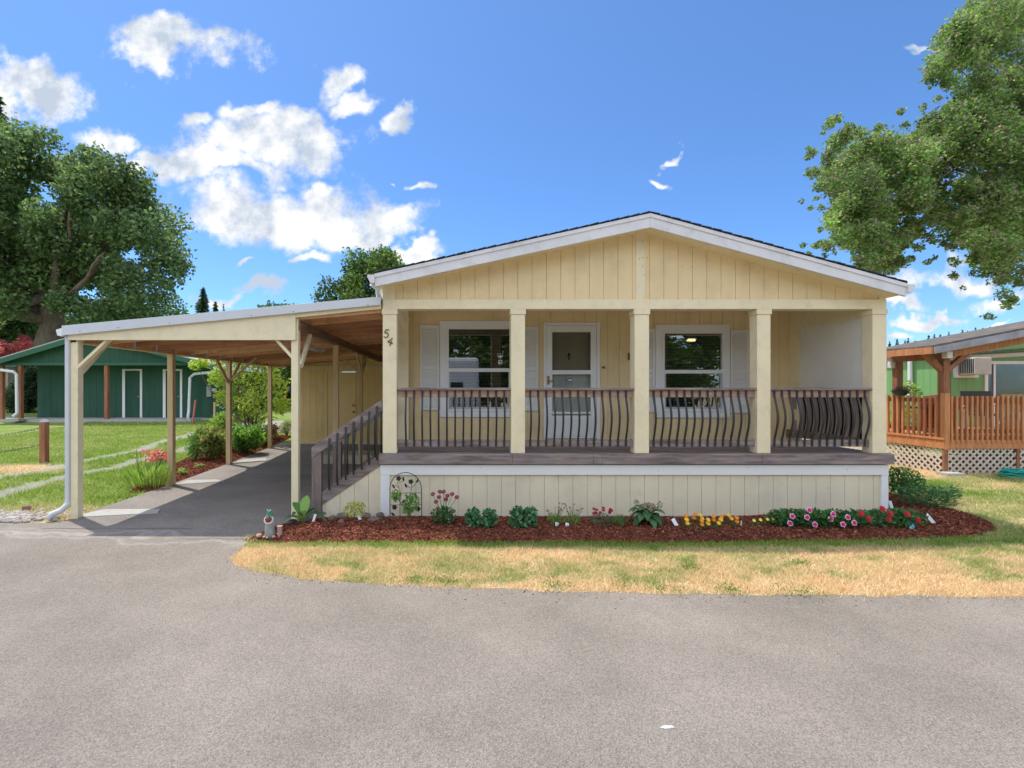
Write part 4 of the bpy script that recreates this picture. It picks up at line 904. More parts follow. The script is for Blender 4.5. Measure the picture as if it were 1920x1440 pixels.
# electricity meter on the green wall
em_ = thing('electric_meter', 'grey electric meter boxes with hanging cable on the dark green wall', 'meter', (X(395, GW), GW - .1, gz + .8))
MB().box(-.14, .06, -.02, .08, .15, .62).build('box', mat('meter_grey', (.32, .34, .34), .5), em_, bevel=.01); MB().lathe([(.11, -.0), (.11, .1), (.08, .14)], (0, 0, 0), 14).build('dial', mat('meter_dial', (.5, .52, .52), .3), em_).location = (.22, -.02, .4)
MB().tube([(.2, 0, .3), (.05, 0, -.1), (.02, 0, -.6), (.15, 0, -.75)], .015, 6).build('cable', BLACK, em_)
def stake(px, py0, py1, Y, lab, col, wpx, cat='stake', lean=0):
    m_ = mat('stake_paint', col, .6); z0 = ghf(X(px, Y), Y)
    o = MB().beam((X(px, Y), Y, z0 - .05), (X(px, Y) + lean, Y, Z(py0, Y)), wpx * Y / FPX, .03).build('garden_stake', m_); return tag(o, lab, cat)
stake(361, 750, 787, 20.6, 'pink painted survey stake leaning by the green building downspout', (.75, .2, .16), 4, lean=.12)
stake(402, 754, 790, 19.0, 'plain tan wooden stake standing in front of the meter', (.6, .36, .2), 3)
# wooden bollards with drooping chains
def bollard(px, Y, lab, h=1.0):
    z0 = ghf(X(px, Y), Y); b = thing('chain_bollard', lab, 'bollard', (X(px, Y), Y, z0), 'bollards carrying the chain')
    MB().box(-.072, .072, -.072, .072, -.1, h).build('post', POSTB, b, bevel=.01); MB().prism([(-.07, h), (.07, h), (.03, h + .06), (-.03, h + .06)], -.07, .07).build('cap', mat('grey_cap', (.5, .5, .5), .5), b)
bollard(83, 12.1, 'square brown wooden bollard with pale cap at the lawn edge')
def chain(pA, pB, sag, lab):
    n = 46; c = MB(); A = Vector(pA); B = Vector(pB)
    for i in range(n):
        t = (i + .5) / n; p = A.lerp(B, t); p.z -= sag * 4 * t * (1 - t); t2 = (i + 1.2) / n; q = A.lerp(B, t2); q.z -= sag * 4 * t2 * (1 - t2); d = (q - p).normalized() * .045
        s_ = Vector((0, .016, 0)) if i % 2 else Vector((0, 0, .016)); c.tube([p - d, p - d * .6 + s_, p + d * .6 + s_, p + d, p + d * .6 - s_, p - d * .6 - s_, p - d], .006, 5)
    return tag(c.build('sagging_chain', mat('steel_chain', (.12, .12, .12), .4, metal=.7)), lab, 'chain')
bx = X(83, 12.1) - .09
chain((bx, 12.1, 1.86 + (728 - 802) * 12.1 / 920), (bx - 3.2, 11.6, 1.86 + (728 - 802) * 12.1 / 920), .22, 'upper dark chain sagging from the brown bollard')
chain((bx, 12.1, 1.86 + (728 - 834) * 12.1 / 920), (bx - 3.2, 11.6, 1.86 + (728 - 834) * 12.1 / 920), .2, 'lower dark chain sagging from the brown bollard')

# ================================================================== TREES
def limb(mb, a, b, r0, r1, sag=0.0, n=6, wob=.12):
    a = Vector(a); b = Vector(b); L_ = (b - a).length; pts = []; rad = []
    off = [Vector((random.uniform(-1, 1), random.uniform(-1, 1), random.uniform(-1, 1))) * L_ * wob * .5 for _ in range(n + 1)]
    for i in range(n + 1):
        t = i / n; p = a.lerp(b, t) + off[i] * math.sin(math.pi * t); p.z += sag * math.sin(math.pi * t); pts.append(p); rad.append(r0 + (r1 - r0) * t ** .8)
    mb.tube(pts, rad, 8); return pts
def tree(name, lab, base, top, r, clumps, n, size, cols, group=None, limbs=14, aspect=.6, flat=.85, extra_c=None, bark=BARK, cat='tree'):
    t = thing(name, lab, cat, group=group)
    P, S, Cc = clump_leaves(clumps, n, size, cols, flat=flat)
    leaves('crown', P, S, Cc, LEAF, t, aspect=aspect, up=.0)
    m_ = MB(); b = Vector(base); tp = Vector(top)
    trunk = limb(m_, b - Vector((0, 0, .3)), tp, r, r * .45, n=7, wob=.06); o = m_.build('trunk', bark, t, smooth=True)
    m_ = MB(); cs = sorted(clumps, key=lambda k: -k[1]); cs = cs[::max(1, len(cs) // max(limbs, 1))][:limbs]
    for (c, rr) in cs:
        st = trunk[random.randint(4, 7)]; c = Vector(c); mid = st.lerp(c, .55) + Vector((0, 0, -.06 * (c - st).length)); limb(m_, st, mid, r * .38, r * .2, n=4); e = limb(m_, mid, c, r * .2, r * .07, n=4)
        for _ in range(3): limb(m_, e[2], c + Vector(inball(1)[0]) * rr * .8, r * .08, r * .02, n=3)
    if limbs: m_.build('limb', bark, t, smooth=True)
    return t
def shell_clumps(ells, n, rmin, rmax, zcut=-99, inner=.55):
    out = []; w_ = [e[1][0] * e[1][2] for e in ells]; tot = sum(w_)
    for (c, r), ww in zip(ells, w_):
        for q in inball(int(n * ww / tot), inner):
            p = (c[0] + q[0] * r[0], c[1] + q[1] * r[1], c[2] + q[2] * r[2])
            if p[2] > zcut: out.append((p, random.uniform(rmin, rmax)))
    return out
def E(px, py, Y, rpx, rpy, ry=None): k = Y / FPX; return ((X(px, Y), Y, Z(py, Y)), (rpx * k, (ry or rpx) * k, rpy * k))
OAK = [(.10, .165, .06), (.13, .20, .075), (.07, .125, .05), (.20, .27, .11)]
oy = 31.0
cl = shell_clumps([E(80, 400, oy, 165, 125, 150), E(205, 425, oy, 98, 112, 110), E(278, 510, oy - 1, 60, 85, 80), E(120, 560, oy + 1, 190, 85, 130), E(-110, 460, oy, 170, 160), E(20, 340, oy, 110, 75, 90), E(120, 300, oy, 55, 38), E(200, 330, oy, 50, 40), E(-60, 600, oy + 3, 170, 60, 100)], 260, .7, 1.45, inner=.6)
cl = [k for k in cl if not (k[0][0] < X(118, k[0][1]) and k[0][0] > X(5, k[0][1]) and k[0][2] < Z(575, k[0][1]))]
oak = tree('oak_tree', 'huge dark green oak with thick grey trunk rising behind the green building', (X(62, oy), oy, .5), (X(105, oy), oy, Z(480, oy)), .95, cl, 105000, .27, OAK, limbs=18)
m_ = MB(); k = Vector((X(100, oy), oy - .5, Z(600, oy)))
for (a, b) in (((190, 425), (128, 560)), ((240, 505), (140, 575)), ((250, 495), (190, 520)), ((10, 430), (70, 560))):
    limb(m_, (X(b[0], oy), oy - 1, Z(b[1], oy)), (X(a[0], oy), oy - 2.6, Z(a[1], oy)), .26, .05, n=7, wob=.1)
m_.build('bare_limb', BARK, oak, smooth=True)
cl = shell_clumps([E(-10, 600, 44, 110, 75), E(90, 640, 44, 90, 55), E(200, 620, 44, 90, 50)], 90, 1.0, 1.8)
tree('background_tree', 'shaded dense tree filling the gap behind the oak trunk', (X(20, 44), 44, .5), (X(20, 44), 44, Z(620, 44)), .5, cl, 24000, .36, [(.06, .11, .04), (.09, .15, .05)], limbs=0)
# distant round tree rising behind the carport roof
oy = 38
cl = shell_clumps([E(700, 525, oy, 80, 45), E(640, 560, oy, 42, 35), E(735, 505, oy, 45, 28), E(690, 590, oy, 100, 55)], 80, .7, 1.2)
tree('round_tree', 'rounded mid green tree showing above the carport roof next to the gable', (X(700, oy), oy, .5), (X(700, oy), oy, Z(580, oy)), .5, cl, 22000, .26, [(.08, .14, .03), (.11, .18, .045), (.05, .09, .025)], limbs=8)
# big overhanging tree on the right
ty = 20.0
rc = [(1562,240,22),(1590,262,38),(1630,292,48),(1575,320,42),(1565,385,44),(1560,420,34),(1600,350,60),(1640,340,60),(1640,410,60),(1600,440,36),(1650,460,44),(1635,485,34),(1670,500,28),(1690,300,60),(1700,360,55),(1700,430,34),(1722,258,46),(1760,310,60),(1780,230,60),(1765,150,36),(1790,110,50),(1840,100,60),(1900,120,80),(1830,190,70),(1850,270,70),(1910,260,80),(1810,350,60),(1870,390,70),(1795,425,40),(1850,460,58),(1772,455,22),(1905,470,62),(1860,505,30),(1890,520,20),(1892,562,26),(1905,595,22),(1900,400,70),(1740,395,26),(1550,300,14),(1545,350,14),(1550,455,16),(1810,60,60),(1880,30,80),(1960,330,70),(1970,200,80),(1980,450,60),(1655,440,40),(1665,478,36),(1625,465,34),(1690,470,30),(1730,350,50),(1790,380,50),(1830,430,44),(1870,470,40),(1580,370,40),(1610,310,50)]
rc += [(1600 + 47 * (i % 7) + random.randint(-14, 14), 300 + 44 * (i // 7) + random.randint(-14, 14), 34) for i in range(28) if not (i // 7 == 3 and i % 7 > 2 and i % 7 < 5)] + [(1700 + 52 * (i % 5), 120 + 45 * (i // 5), 38) for i in range(5, 20) if i % 5 > 3 - i // 5]
cl = []
for (a, b, r_) in rc:
    if random.random() < .13 and r_ < 70: continue
    if a < 1930:
        for _ in range(4):
            an = random.uniform(0, 6.28); cl.append(((X(a + math.cos(an) * r_ * .8, ty), ty + random.uniform(-1.5, 1.5), Z(b + abs(math.sin(an)) * r_ * 1.0 if random.random() < .6 else b + math.sin(an) * r_ * .78, ty)), random.uniform(.10, .22)))
    for _ in range(6 if r_ > 30 else 3):
        q = inball(1, .2)[0]; Yq = ty + random.uniform(-2.4, 2.4); cl.append(((X(a + q[0] * r_ * .75, Yq), Yq, Z(b + q[2] * r_ * .75, Yq)), max(.22, r_ * .5 * ty / FPX * random.uniform(.6, 1.0))))
RT = [(.15, .27, .07), (.20, .33, .09), (.10, .19, .05), (.27, .29, .15), (.22, .21, .13)]
rt_ = tree('overhanging_tree', 'large leafy tree reaching over the green house from the right edge', (X(2130, ty + 1), ty + 1, .1), (X(2080, ty + 1), ty + 1, Z(430, ty)), .5, cl, 165000, .13, RT, limbs=0, flat=.95)
m_ = MB()
for (a, b) in (((1620, 350), (2080, 400)), ((1590, 400), (1800, 335)), ((1780, 140), (2000, 330)), ((1850, 460), (2030, 400)), ((1640, 300), (1850, 320)), ((1640, 460), (1740, 350)), ((1820, 220), (1960, 300))):
    pp = limb(m_, (X(b[0], ty), ty + .3, Z(b[1], ty)), (X(a[0], ty), ty - .4, Z(a[1], ty)), .085, .015, n=8, sag=.25, wob=.18)
    for _ in range(7):
        k_ = random.randint(2, 7); q_ = inball(1)[0]; limb(m_, pp[k_], pp[k_] + Vector((q_[0] - .3, q_[1], q_[2])) * 1.3, .03, .006, n=4)
m_.build('long_limb', BARK, rt_, smooth=True)
# conifers
def conifer(px, pyt, pyb, Y, wpx, lab, grp=None, n=2600, cols=((.03, .07, .03), (.045, .09, .04)), size=None):
    k = Y / FPX; x = X(px, Y); zt = Z(pyt, Y); zb_ = Z(pyb, Y); H = zt - zb_; t = thing('conifer', lab, 'tree', group=grp)
    u = rng.random(n) ** .6; ph = rng.random(n) * 2 * math.pi; tier = (np.floor(u * 11) + .55 * (u * 11 % 1)) / 11
    rr = wpx * k * (tier * .9 + .04) * rng.uniform(.25, 1.1, n) * (1 + .25 * np.sin(ph * 3 + px)); z = zt - u * H - rr * .15
    P = np.stack([x + rr * np.cos(ph), Y + rr * np.sin(ph), z], 1); D = np.stack([np.cos(ph), np.sin(ph), -.25 + .1 * rng.normal(size=n)], 1)
    leaves('crown', P, (size or H * .06) * rng.uniform(.6, 1.3, n), vcol(n, list(cols), .2), LEAF, t, aspect=.4, D=D)
    MB().tube([(x, Y, ghf(x, Y) - .2), (x, Y, zt - .1 * H)], [H * .02, H * .004], 6).build('trunk', BARK, t)
conifer(381, 538, 650, 48, 26, 'dark conifer tip above the carport roof beside the oak', n=1700, cols=((.06, .11, .07), (.09, .15, .09)), size=.55)
conifer(404, 566, 640, 50, 14, 'lower feathery conifer right of the dark conifer tip', n=900, cols=((.07, .12, .07), (.10, .16, .09)), size=.45)
conifer(419, 569, 640, 50, 8, 'thin sparse conifer sprig low over the carport roof', n=700)
conifer(-6, 175, 520, 45, 52, 'tall dark conifer rising behind the oak at the left edge', n=5200)
# wooded ridge far to the right
def ridge():
    xs_ = np.linspace(40, 330, 60); V = []; 
    for x in xs_:
        h = 8 + 3 * vnoise(np.array([x / 30]), np.array([.5]), 4)[0] + (x - 80) * .035
        for (dy, f_) in ((-40, 0), (-15, .7), (0, 1), (25, .9), (80, 0)): V.append((x, 190 + dy, h * f_ * min(1, (x - 38) / 60) - .5))
    V = np.array(V); i = (np.arange(59)[:, None] * 5 + np.arange(4)[None]).ravel(); struct(npmesh('hill', V, np.stack([i, i + 5, i + 6, i + 1], 1), np.full((len(V), 3), (.03, .05, .03)), ground_mat('hill_ground'), k=4))
ridge()
for i, (a, b, wd) in enumerate([(1668,638,5),(1682,634,7),(1697,637,4),(1703,633,6),(1716,637,4),(1727,638,4),(1741,627,7),(1752,625,6),(1763,625,5),(1779,622,7),(1796,630,4),(1805,618,6),(1814,620,5),(1829,614,6),(1843,614,5),(1856,612,4)]):
    conifer(a, b, b + 60, 185 + (i % 3) * 4, wd * 1.6, 'small dark conifer among those on the ridge behind the green house', 'conifers along the distant ridge', n=900, cols=((.02, .05, .04), (.03, .065, .05)), size=.75)
# red maple and dark clipped column beside the green building
oy = 34.5
cl = shell_clumps([E(40, 655, oy, 42, 22), E(12, 668, oy, 28, 16), E(85, 648, oy, 26, 14)], 40, .25, .5)
tree('red_maple', 'pinkish red leaved maple showing over the left roof slope of the green building', (X(40, oy), oy, .5), (X(40, oy), oy, Z(680, oy)), .15, cl, 6000, .16, [(.75, .34, .28), (.85, .46, .40), (.55, .20, .16)], limbs=4)
oy = 24.5
cl = shell_clumps([E(52, 730, oy, 20, 52), E(38, 745, oy, 16, 40)], 40, .25, .45, inner=.3)
tree('column_shrub', 'dark green columnar evergreen behind the left posts of the green building', (X(50, oy), oy, .5), (X(50, oy), oy, Z(730, oy)), .1, cl, 7000, .10, [(.015, .04, .012), (.025, .06, .02)], limbs=0, cat='shrub')
oy = 28
cl = shell_clumps([E(8, 752, oy, 26, 22), E(-30, 745, oy, 40, 30)], 30, .3, .5)
tree('low_bush', 'low green bush in front of the tan house at the left edge', (X(5, oy), oy, .5), (X(5, oy), oy, Z(760, oy)), .1, cl, 4500, .14, OAK, limbs=0, cat='shrub')
# background greenery and houses behind the carport
oy = 27
cl = shell_clumps([E(520, 640, oy, 60, 60), E(470, 650, oy, 40, 40), E(545, 690, oy, 22, 30), E(430, 690, oy, 30, 40)], 70, .4, .8)
tree('leafy_tree', 'mid green tree behind the yellow leaved shrub beyond the carport', (X(500, oy), oy, .6), (X(500, oy), oy, Z(650, oy)), .2, cl, 15000, .19, [(.08, .15, .035), (.12, .2, .05), (.05, .1, .03)], limbs=6)
nh = thing('grey_house', 'grey blue clapboard house glimpsed between the carport posts', 'house')
ny_ = 30; zg = ghf(-10, 30)
mb = MB(); mb.box(X(424, ny_), X(532, ny_), ny_, ny_ + 5, zg - .2, Z(690, ny_))
for i in range(24): mb.box(X(533, ny_), X(575, ny_), ny_ - .02, ny_ + .2, zg + .9 + i * .13, zg + 1.02 + i * .13)
mb.build('wall', mat('slate_blue_wall', (.10, .14, .19), .7, .1, 3), nh)
MB().box(X(520, ny_), X(590, ny_), ny_ + .21, ny_ + 5, zg - .2, Z(690, ny_)).build('white_siding', mat('grey_siding', (.5, .55, .6), .6), nh)
MB().prism([(X(395, ny_), Z(693, ny_)), (X(600, ny_), Z(693, ny_)), (X(600, ny_), Z(660, ny_)), (X(440, ny_), Z(665, ny_))], ny_ - .5, ny_ + 6).build('roof', mat('old_roof', (.3, .3, .31), .9), nh)
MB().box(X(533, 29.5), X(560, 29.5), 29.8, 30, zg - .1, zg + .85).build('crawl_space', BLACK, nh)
th = thing('tan_house', 'tan house corner with pale window at the far left edge', 'house')
mb = MB().box(X(-160, 31), X(15, 31), 31, 36, .3, Z(688, 31)).build('wall', mat('tan_wall', (.42, .33, .24), .7), th)
MB().prism([(X(-170, 31), Z(690, 31)), (X(20, 31), Z(688, 31)), (X(14, 31), Z(680, 31)), (X(-170, 31), Z(650, 31))], 30.5, 37).build('roof', mat('grey_roof_b', (.35, .37, .4), .8), th)
MB().box(X(-6, 31), X(6, 31), 30.95, 30.99, Z(735, 31), Z(700, 31)).build('window', mat('pale_window', (.4, .44, .5), .3), th)
MB().box(X(-60, 28.5), X(14, 28.5), 27.8, 28.4, .6, .95).build('kerb_wall', CONC)
bpy.data.objects['kerb_wall']['label'] = 'low pale concrete kerb wall below the bush at the left edge'; bpy.data.objects['kerb_wall']['category'] = 'low wall'

# ================================================================== NEIGHBOUR: light green house with cedar deck
nb = thing('green_house', 'light green house with shingled porch roof on brown timber posts at the right', 'house')
GD = 13.0; nx0 = 13.2
DZ = HC - 1.02
clad(GD, 24, nx0, 0, HC + .82, axis='x', sgn=-1, phase=.1).build('side_wall', LGREEN, nb)
acb = (X(1790, GD), X(1827, GD), Z(706, GD), Z(671, GD)); sl = (X(1845, GD), X(1935, GD), DZ, Z(677, GD))
clad(nx0, 20, GD, 0, HC + 1.35, holes=[sl], phase=.06).build('front_wall', LGREEN, nb)
MB().box(nx0 - .03, nx0 - .001, GD - .1, 24, HC + .80, HC + .87).build('wall_trim', WHITE, nb)
MB().prism([(nx0 - .02, HC + .84), (20, HC + 1.22), (20, HC + 1.12), (nx0 - .02, HC + .74)], GD - .03, GD - .001).build('wall_trim', WHITE, nb)
MB().tube([(nx0 - .07, 14.02, HC + .85), (nx0 - .07, 14.02, .1)], .055, 8).build('downspout', VINYL, nb)
ex, ez = 9.52, Z(651, 9.7); NS = .19
def nrz(x): return ez + (x - ex) * NS
YA, YBk = 9.7, 11.3
rr_ = MB().prism([(ex, nrz(ex)), (19, nrz(19)), (19, nrz(19) + .04), (ex, nrz(ex) + .04)], YA, YBk)
rr_.prism([(nx0 - .12, HC + .86), (26, HC + 1.9), (26, HC + 1.95), (nx0 - .12, HC + .9)], GD - .3, 19)
nr = rr_.build('roof', GSHING, nb)
MB().prism([(ex + .02, nrz(ex) - .13), (19, nrz(19) - .13), (19, nrz(19) - .001), (ex + .02, nrz(ex) - .001)], YA - .04, YA + .0).build('fascia', mat('grey_weathered_fascia', (.30, .29, .32), .7, .2, 4), nr)
MB().box(ex - .03, ex + .015, YA, YBk, nrz(ex) - .13, nrz(ex) + .0).build('eave_board', ORW, nr)
MB().prism([(ex + .1, nrz(ex + .1) - .02), (19, nrz(19) - .02), (19, nrz(19) - .005), (ex + .1, nrz(ex + .1) - .005)], YA + .02, YBk).build('porch_soffit', ORB, nr)
MB().prism([(10.1, HC + .62), (19, HC + .62), (19, nrz(19) - .16), (10.1, nrz(10.1) - .16)], 10.05, 10.1).build('gable_board', ORB, nb) if False else None
MB().box(10.12, 10.24, 10.0, YBk, HC + .60, HC + .78).build('side_beam', ORB, nb)
MB().prism([(10.3, nrz(10.3) - .32), (19, nrz(19) - .32), (19, nrz(19) - .16), (10.3, nrz(10.3) - .16)], YA + .35, YA + .42).build('front_rafter', ORW, nb)
def ppost(x, y, zt): return MB().box(x - .065, x + .065, y - .065, y + .065, DZ - .05, zt).build('porch_post', ORB, nb)
ppost(10.2, 10.15, HC + .95); ppost(10.2, 11.2, HC + .62); ppost(16.0, 10.15, HC + 2)
for (dx, dy) in ((.62, 0), (-.0, .55)): MB().beam((10.2, 10.15, HC + .32), (10.2 + dx, 10.15 + dy, HC + .86), .09, .09, up=(0, 1, 0) if dx else (1, 0, 0)).build('knee_brace', ORB, nb)
MB().beam((10.2, 10.15, HC + .32), (9.72, 10.15, HC + .80), .09, .09, up=(0, 1, 0)).build('knee_brace', ORB, nb)
# sliding door
f = MB(); a0, a1, z0, z1 = sl
f.box(a0, a0 + .08, GD - .03, GD + .03, z0, z1); f.box(a1 - .08, a1, GD - .03, GD + .03, z0, z1); f.box(a0 + .08, a1 - .08, GD - .03, GD + .03, z1 - .08, z1); f.box(a0 + .24, a0 + .29, GD - .02, GD + .02, z0, z1 - .08)
sd_ = f.build('sliding_door', VINYL, nb); MB().box(a0 + .08, a1 - .08, GD + .0, GD + .006, z0, z1 - .08).build('pane', glass_mat('door_glass', (.8, .8, .8), .9), sd_)
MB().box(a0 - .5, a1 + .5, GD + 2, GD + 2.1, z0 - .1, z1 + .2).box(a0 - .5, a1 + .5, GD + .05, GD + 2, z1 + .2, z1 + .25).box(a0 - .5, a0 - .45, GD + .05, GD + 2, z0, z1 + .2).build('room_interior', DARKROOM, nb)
MB().box(a0 + .35, a0 + .8, GD + .3, GD + .33, z0 + .2, z1 - .3).build('curtain', mat('grey_curtain', (.25, .23, .22), .9), sd_)
# window air conditioner with its frame
ac = thing('air_conditioner', 'beige window air conditioner framed in white on the light green house', 'air conditioner', (0, 0, 0))
a0, a1, z0, z1 = acb
f = MB(); f.box(a0 - .04, a0 + .05, GD - .05, GD - .001, z0 - .03, z1 + .08); f.box(a1 - .02, a1 + .06, GD - .05, GD - .001, z0 - .03, z1 + .08); f.box(a0 + .05, a1 - .02, GD - .05, GD - .001, z1, z1 + .08); f.box(a0 + .05, a1 - .02, GD - .05, GD - .001, z0 - .03, z0 + .03); f.build('surround', WHITE, ac)
MB().box(a0 + .06, a1 - .03, GD - .45, GD - .05, z0 + .04, z1 - .01).build('body', mat('beige_plastic', (.55, .52, .44), .5), ac, bevel=.02)
mb = MB(); [mb.box(a0 + .051, a0 + .058, GD - .42 + j * .045, GD - .40 + j * .045, z0 + .08, z1 - .05) for j in range(8)]; mb.build('grille', BLACK, ac)
for (x, y, z, lab) in ((10.12, 10.05, HC + .70, 'small white flood lamp box on the corner post of the cedar deck'), (10.12, 11.3, HC + .55, 'small white lamp box on the rear post of the cedar deck')):
    o = MB().box(x - .07, x + .05, y - .12, y - .0, z - .09, z + .05).build('lamp_box', VINYL, bevel=.015); tag(o, lab, 'lamp')
# deck
dk = thing('cedar_deck', 'orange cedar deck with slatted rail and lattice skirt at the right', 'deck')
dx0, dy0 = 10.16, 10.1
for i in range(18): MB().box(dx0, 17.5, dy0 + i * .16, dy0 + i * .16 + .152, DZ - .04, DZ).build('deck_board', ORW, dk)
MB().box(dx0 - .02, 17.5, dy0 - .05, dy0 - .002, DZ - .22, DZ - .041).build('rim_board', ORW, dk); MB().box(dx0 - .06, dx0 - .021, dy0 - .05, 15, DZ - .22, DZ - .05).build('rim_board', ORW, dk); MB().box(dx0 - .08, dx0 + .05, dy0 - .06, 15, DZ - .04, DZ + .005).build('rim_cap', ORW, dk)
RT_ = HC - .19
for (a, b) in (((dx0, dy0, 0), (17.5, dy0, 0)), ((dx0, dy0 + .1, 0), (dx0, 15, 0))):
    for zz_, hh in ((RT_ - .06, .09), (DZ + .14, .09)): MB().beam((a[0], a[1], zz_), (b[0], b[1], zz_), .04, hh).build('rail', ORB, dk)
def bal(x, y, w_=.04): MB().box(x - w_ / 2, x + w_ / 2, y - w_ / 2, y + w_ / 2, DZ - .1, RT_ + .03).build('baluster', ORW, dk)
for i in range(22): bal(dx0 + .1 + i * .104, dy0 - .045)
for i in range(24): bal(dx0 - .045, dy0 + .12 + i * .125)
MB().box(dx0 - .05, dx0 + .05, dy0 - .07, dy0 + .03, DZ - .24, RT_ + .09).build('newel_post', ORW, dk); MB().box(11.85, 11.95, dy0 - .07, dy0 + .03, DZ - .24, RT_ + .09).build('newel_post', ORW, dk)
def lattice(p0, p1, z0, z1, axis):
    m_ = MB(); st = .138; w_ = .038; H = z1 - z0
    for s_ in (1, -1):
        t = p0 - H
        while t < p1 + H:
            a = (t, z0) if s_ > 0 else (t, z1); b = (t + H, z1) if s_ > 0 else (t + H, z0)
            ua, ub = a[0], b[0]; lo, hi = max(p0, ua), min(p1, ub)
            if hi - lo > .02:
                f = lambda u: a[1] + (b[1] - a[1]) * (u - ua) / (ub - ua)
                off = .0 if s_ > 0 else .011
                if axis == 'x': m_.beam((lo, dy0 - .03 + off, f(lo)), (hi, dy0 - .03 + off, f(hi)), .009, w_, up=(0, 0, 1))
                else: m_.beam((dx0 - .03 + off, lo, f(lo)), (dx0 - .03 + off, hi, f(hi)), .009, w_, up=(0, 0, 1))
            t += st
    return m_.build('lattice', LATT, dk)
lattice(dx0, 11.6, .1, DZ - .23, 'x'); lattice(11.66, 12.9, .1, DZ - .23, 'x'); lattice(12.95, 15, .1, DZ - .23, 'x'); lattice(dy0 + .02, 15, .1, DZ - .23, 'y')
for a_, b_ in ((11.6, 11.66), (12.9, 12.95), (dx0 - .05, dx0 + .03)): MB().box(a_, b_, dy0 - .05, dy0 - .005, .05, DZ - .225).build('lattice_batten', ORB, dk)
MB().box(dx0 - .25, dx0 + .1, dy0 - .32, dy0 - .08, .08, .16).build('paver_step', CONC)
tag(bpy.data.objects['paver_step'], 'pale concrete paver lying at the cedar deck corner', 'paver')
# things on the deck
gl = thing('covered_grill', 'dark red covered barbecue grill behind the cedar deck rail', 'grill', (11.25, 11.3, DZ))
MB().lathe([(.27, 0), (.28, .5), (.32, .62), (.30, .72), (.2, .82), (.05, .85)], (0, 0, .02), 12, 1.3, .9).build('cover', mat('maroon_cover', (.20, .02, .035), .5, .2, 6), gl, smooth=True); MB().box(-.5, -.3, -.2, .2, .55, .6).box(.3, .5, -.2, .2, .55, .6).build('side_shelf', BLACK, gl)
ch = thing('patio_chair', 'black patio chair with white frame behind the cedar deck rail', 'chair', (12.15, 11.3, DZ))
MB().box(-.25, .25, -.25, .25, .40, .45).build('seat', BLACK, ch, bevel=.02); MB().beam((0, .25, .42), (0, .38, .95), .5, .03).build('backrest', BLACK, ch)
for sx in (-1, 1):
    MB().tube([(sx * .26, -.26, 0), (sx * .26, -.24, .6), (sx * .27, 0, .66), (sx * .26, .3, .64)], .017, 6).build('armrest', VINYL, ch); MB().tube([(sx * .24, .25, .42), (sx * .26, .32, 0)], .017, 6).build('leg', VINYL, ch)
ch.rotation_euler = (0, 0, -.7)
pt = thing('patio_table', 'round dark patio table behind the slatted cedar rail', 'table', (12.9, 11.2, DZ)); MB().lathe([(.45, .68), (.46, .70), (.45, .72)], (0, 0, 0), 20).build('tabletop', BLACK, pt)
for k in range(3): MB().tube([(.05 * math.cos(k * 2.1), .05 * math.sin(k * 2.1), .68), (.35 * math.cos(k * 2.1), .35 * math.sin(k * 2.1), 0)], .015, 6).build('leg', VINYL, pt)
pl_ = thing('deck_planter', 'low dark bowl planter standing on the cedar rail', 'planter', (X(1688, 11.0), 11.0, RT_ + .03)); MB().lathe([(.09, 0), (.14, .06), (.16, .11), (.13, .12)], (0, 0, 0), 14).build('bowl', BLACK, pl_)
leaves('foliage', inball(120) * [.12, .12, .06] + [0, 0, .14], .04, vcol(120, [(.05, .09, .03), (.2, .12, .08)], .2), LEAF, pl_)
lp = thing('leggy_plant', 'leggy green plant rising above the cedar rail in front of the sunlit wall', 'plant', (X(1710, 12), 12.0, DZ))
MB().tube([(0, 0, 0), (.03, 0, .6), (-.1, 0, 1.1)], .012, 5).build('stem', STEMG, lp); leaves('foliage', np.concatenate([inball(60) * .16 + [-.1, 0, 1.05], inball(60) * .15 + [.08, 0, .95]]), .09, vcol(120, [(.15, .28, .06), (.3, .4, .12)], .2), LEAF, lp)
# shrub seen yellow green through the rail
cl = shell_clumps([((12.3, 13.2, .75), (.5, .8, .75))], 18, .22, .4)
tree('bright_shrub', 'yellow green shrub growing against the sunlit side of the green house', (12.3, 13.2, .1), (12.3, 13.2, .6), .03, cl, 3500, .08, [(.22, .30, .06), (.32, .36, .10)], limbs=0, cat='shrub')
# garden hose coil
hs_ = MB(); hp = []
for i in range(150):
    a = i * .33; r0 = .36 + .05 * math.sin(i * .7) + .02 * math.sin(i * 2.3); hp.append((11.28 + r0 * math.cos(a), dy0 - .42 + r0 * .5 * math.sin(a), .13 + .12 * (i / 150) + .03 * math.sin(i * .9)))
hs_.tube(hp, .014, 6); tag(hs_.build('garden_hose', TEAL, smooth=True), 'coiled teal garden hose on the grass by the lattice', 'hose')

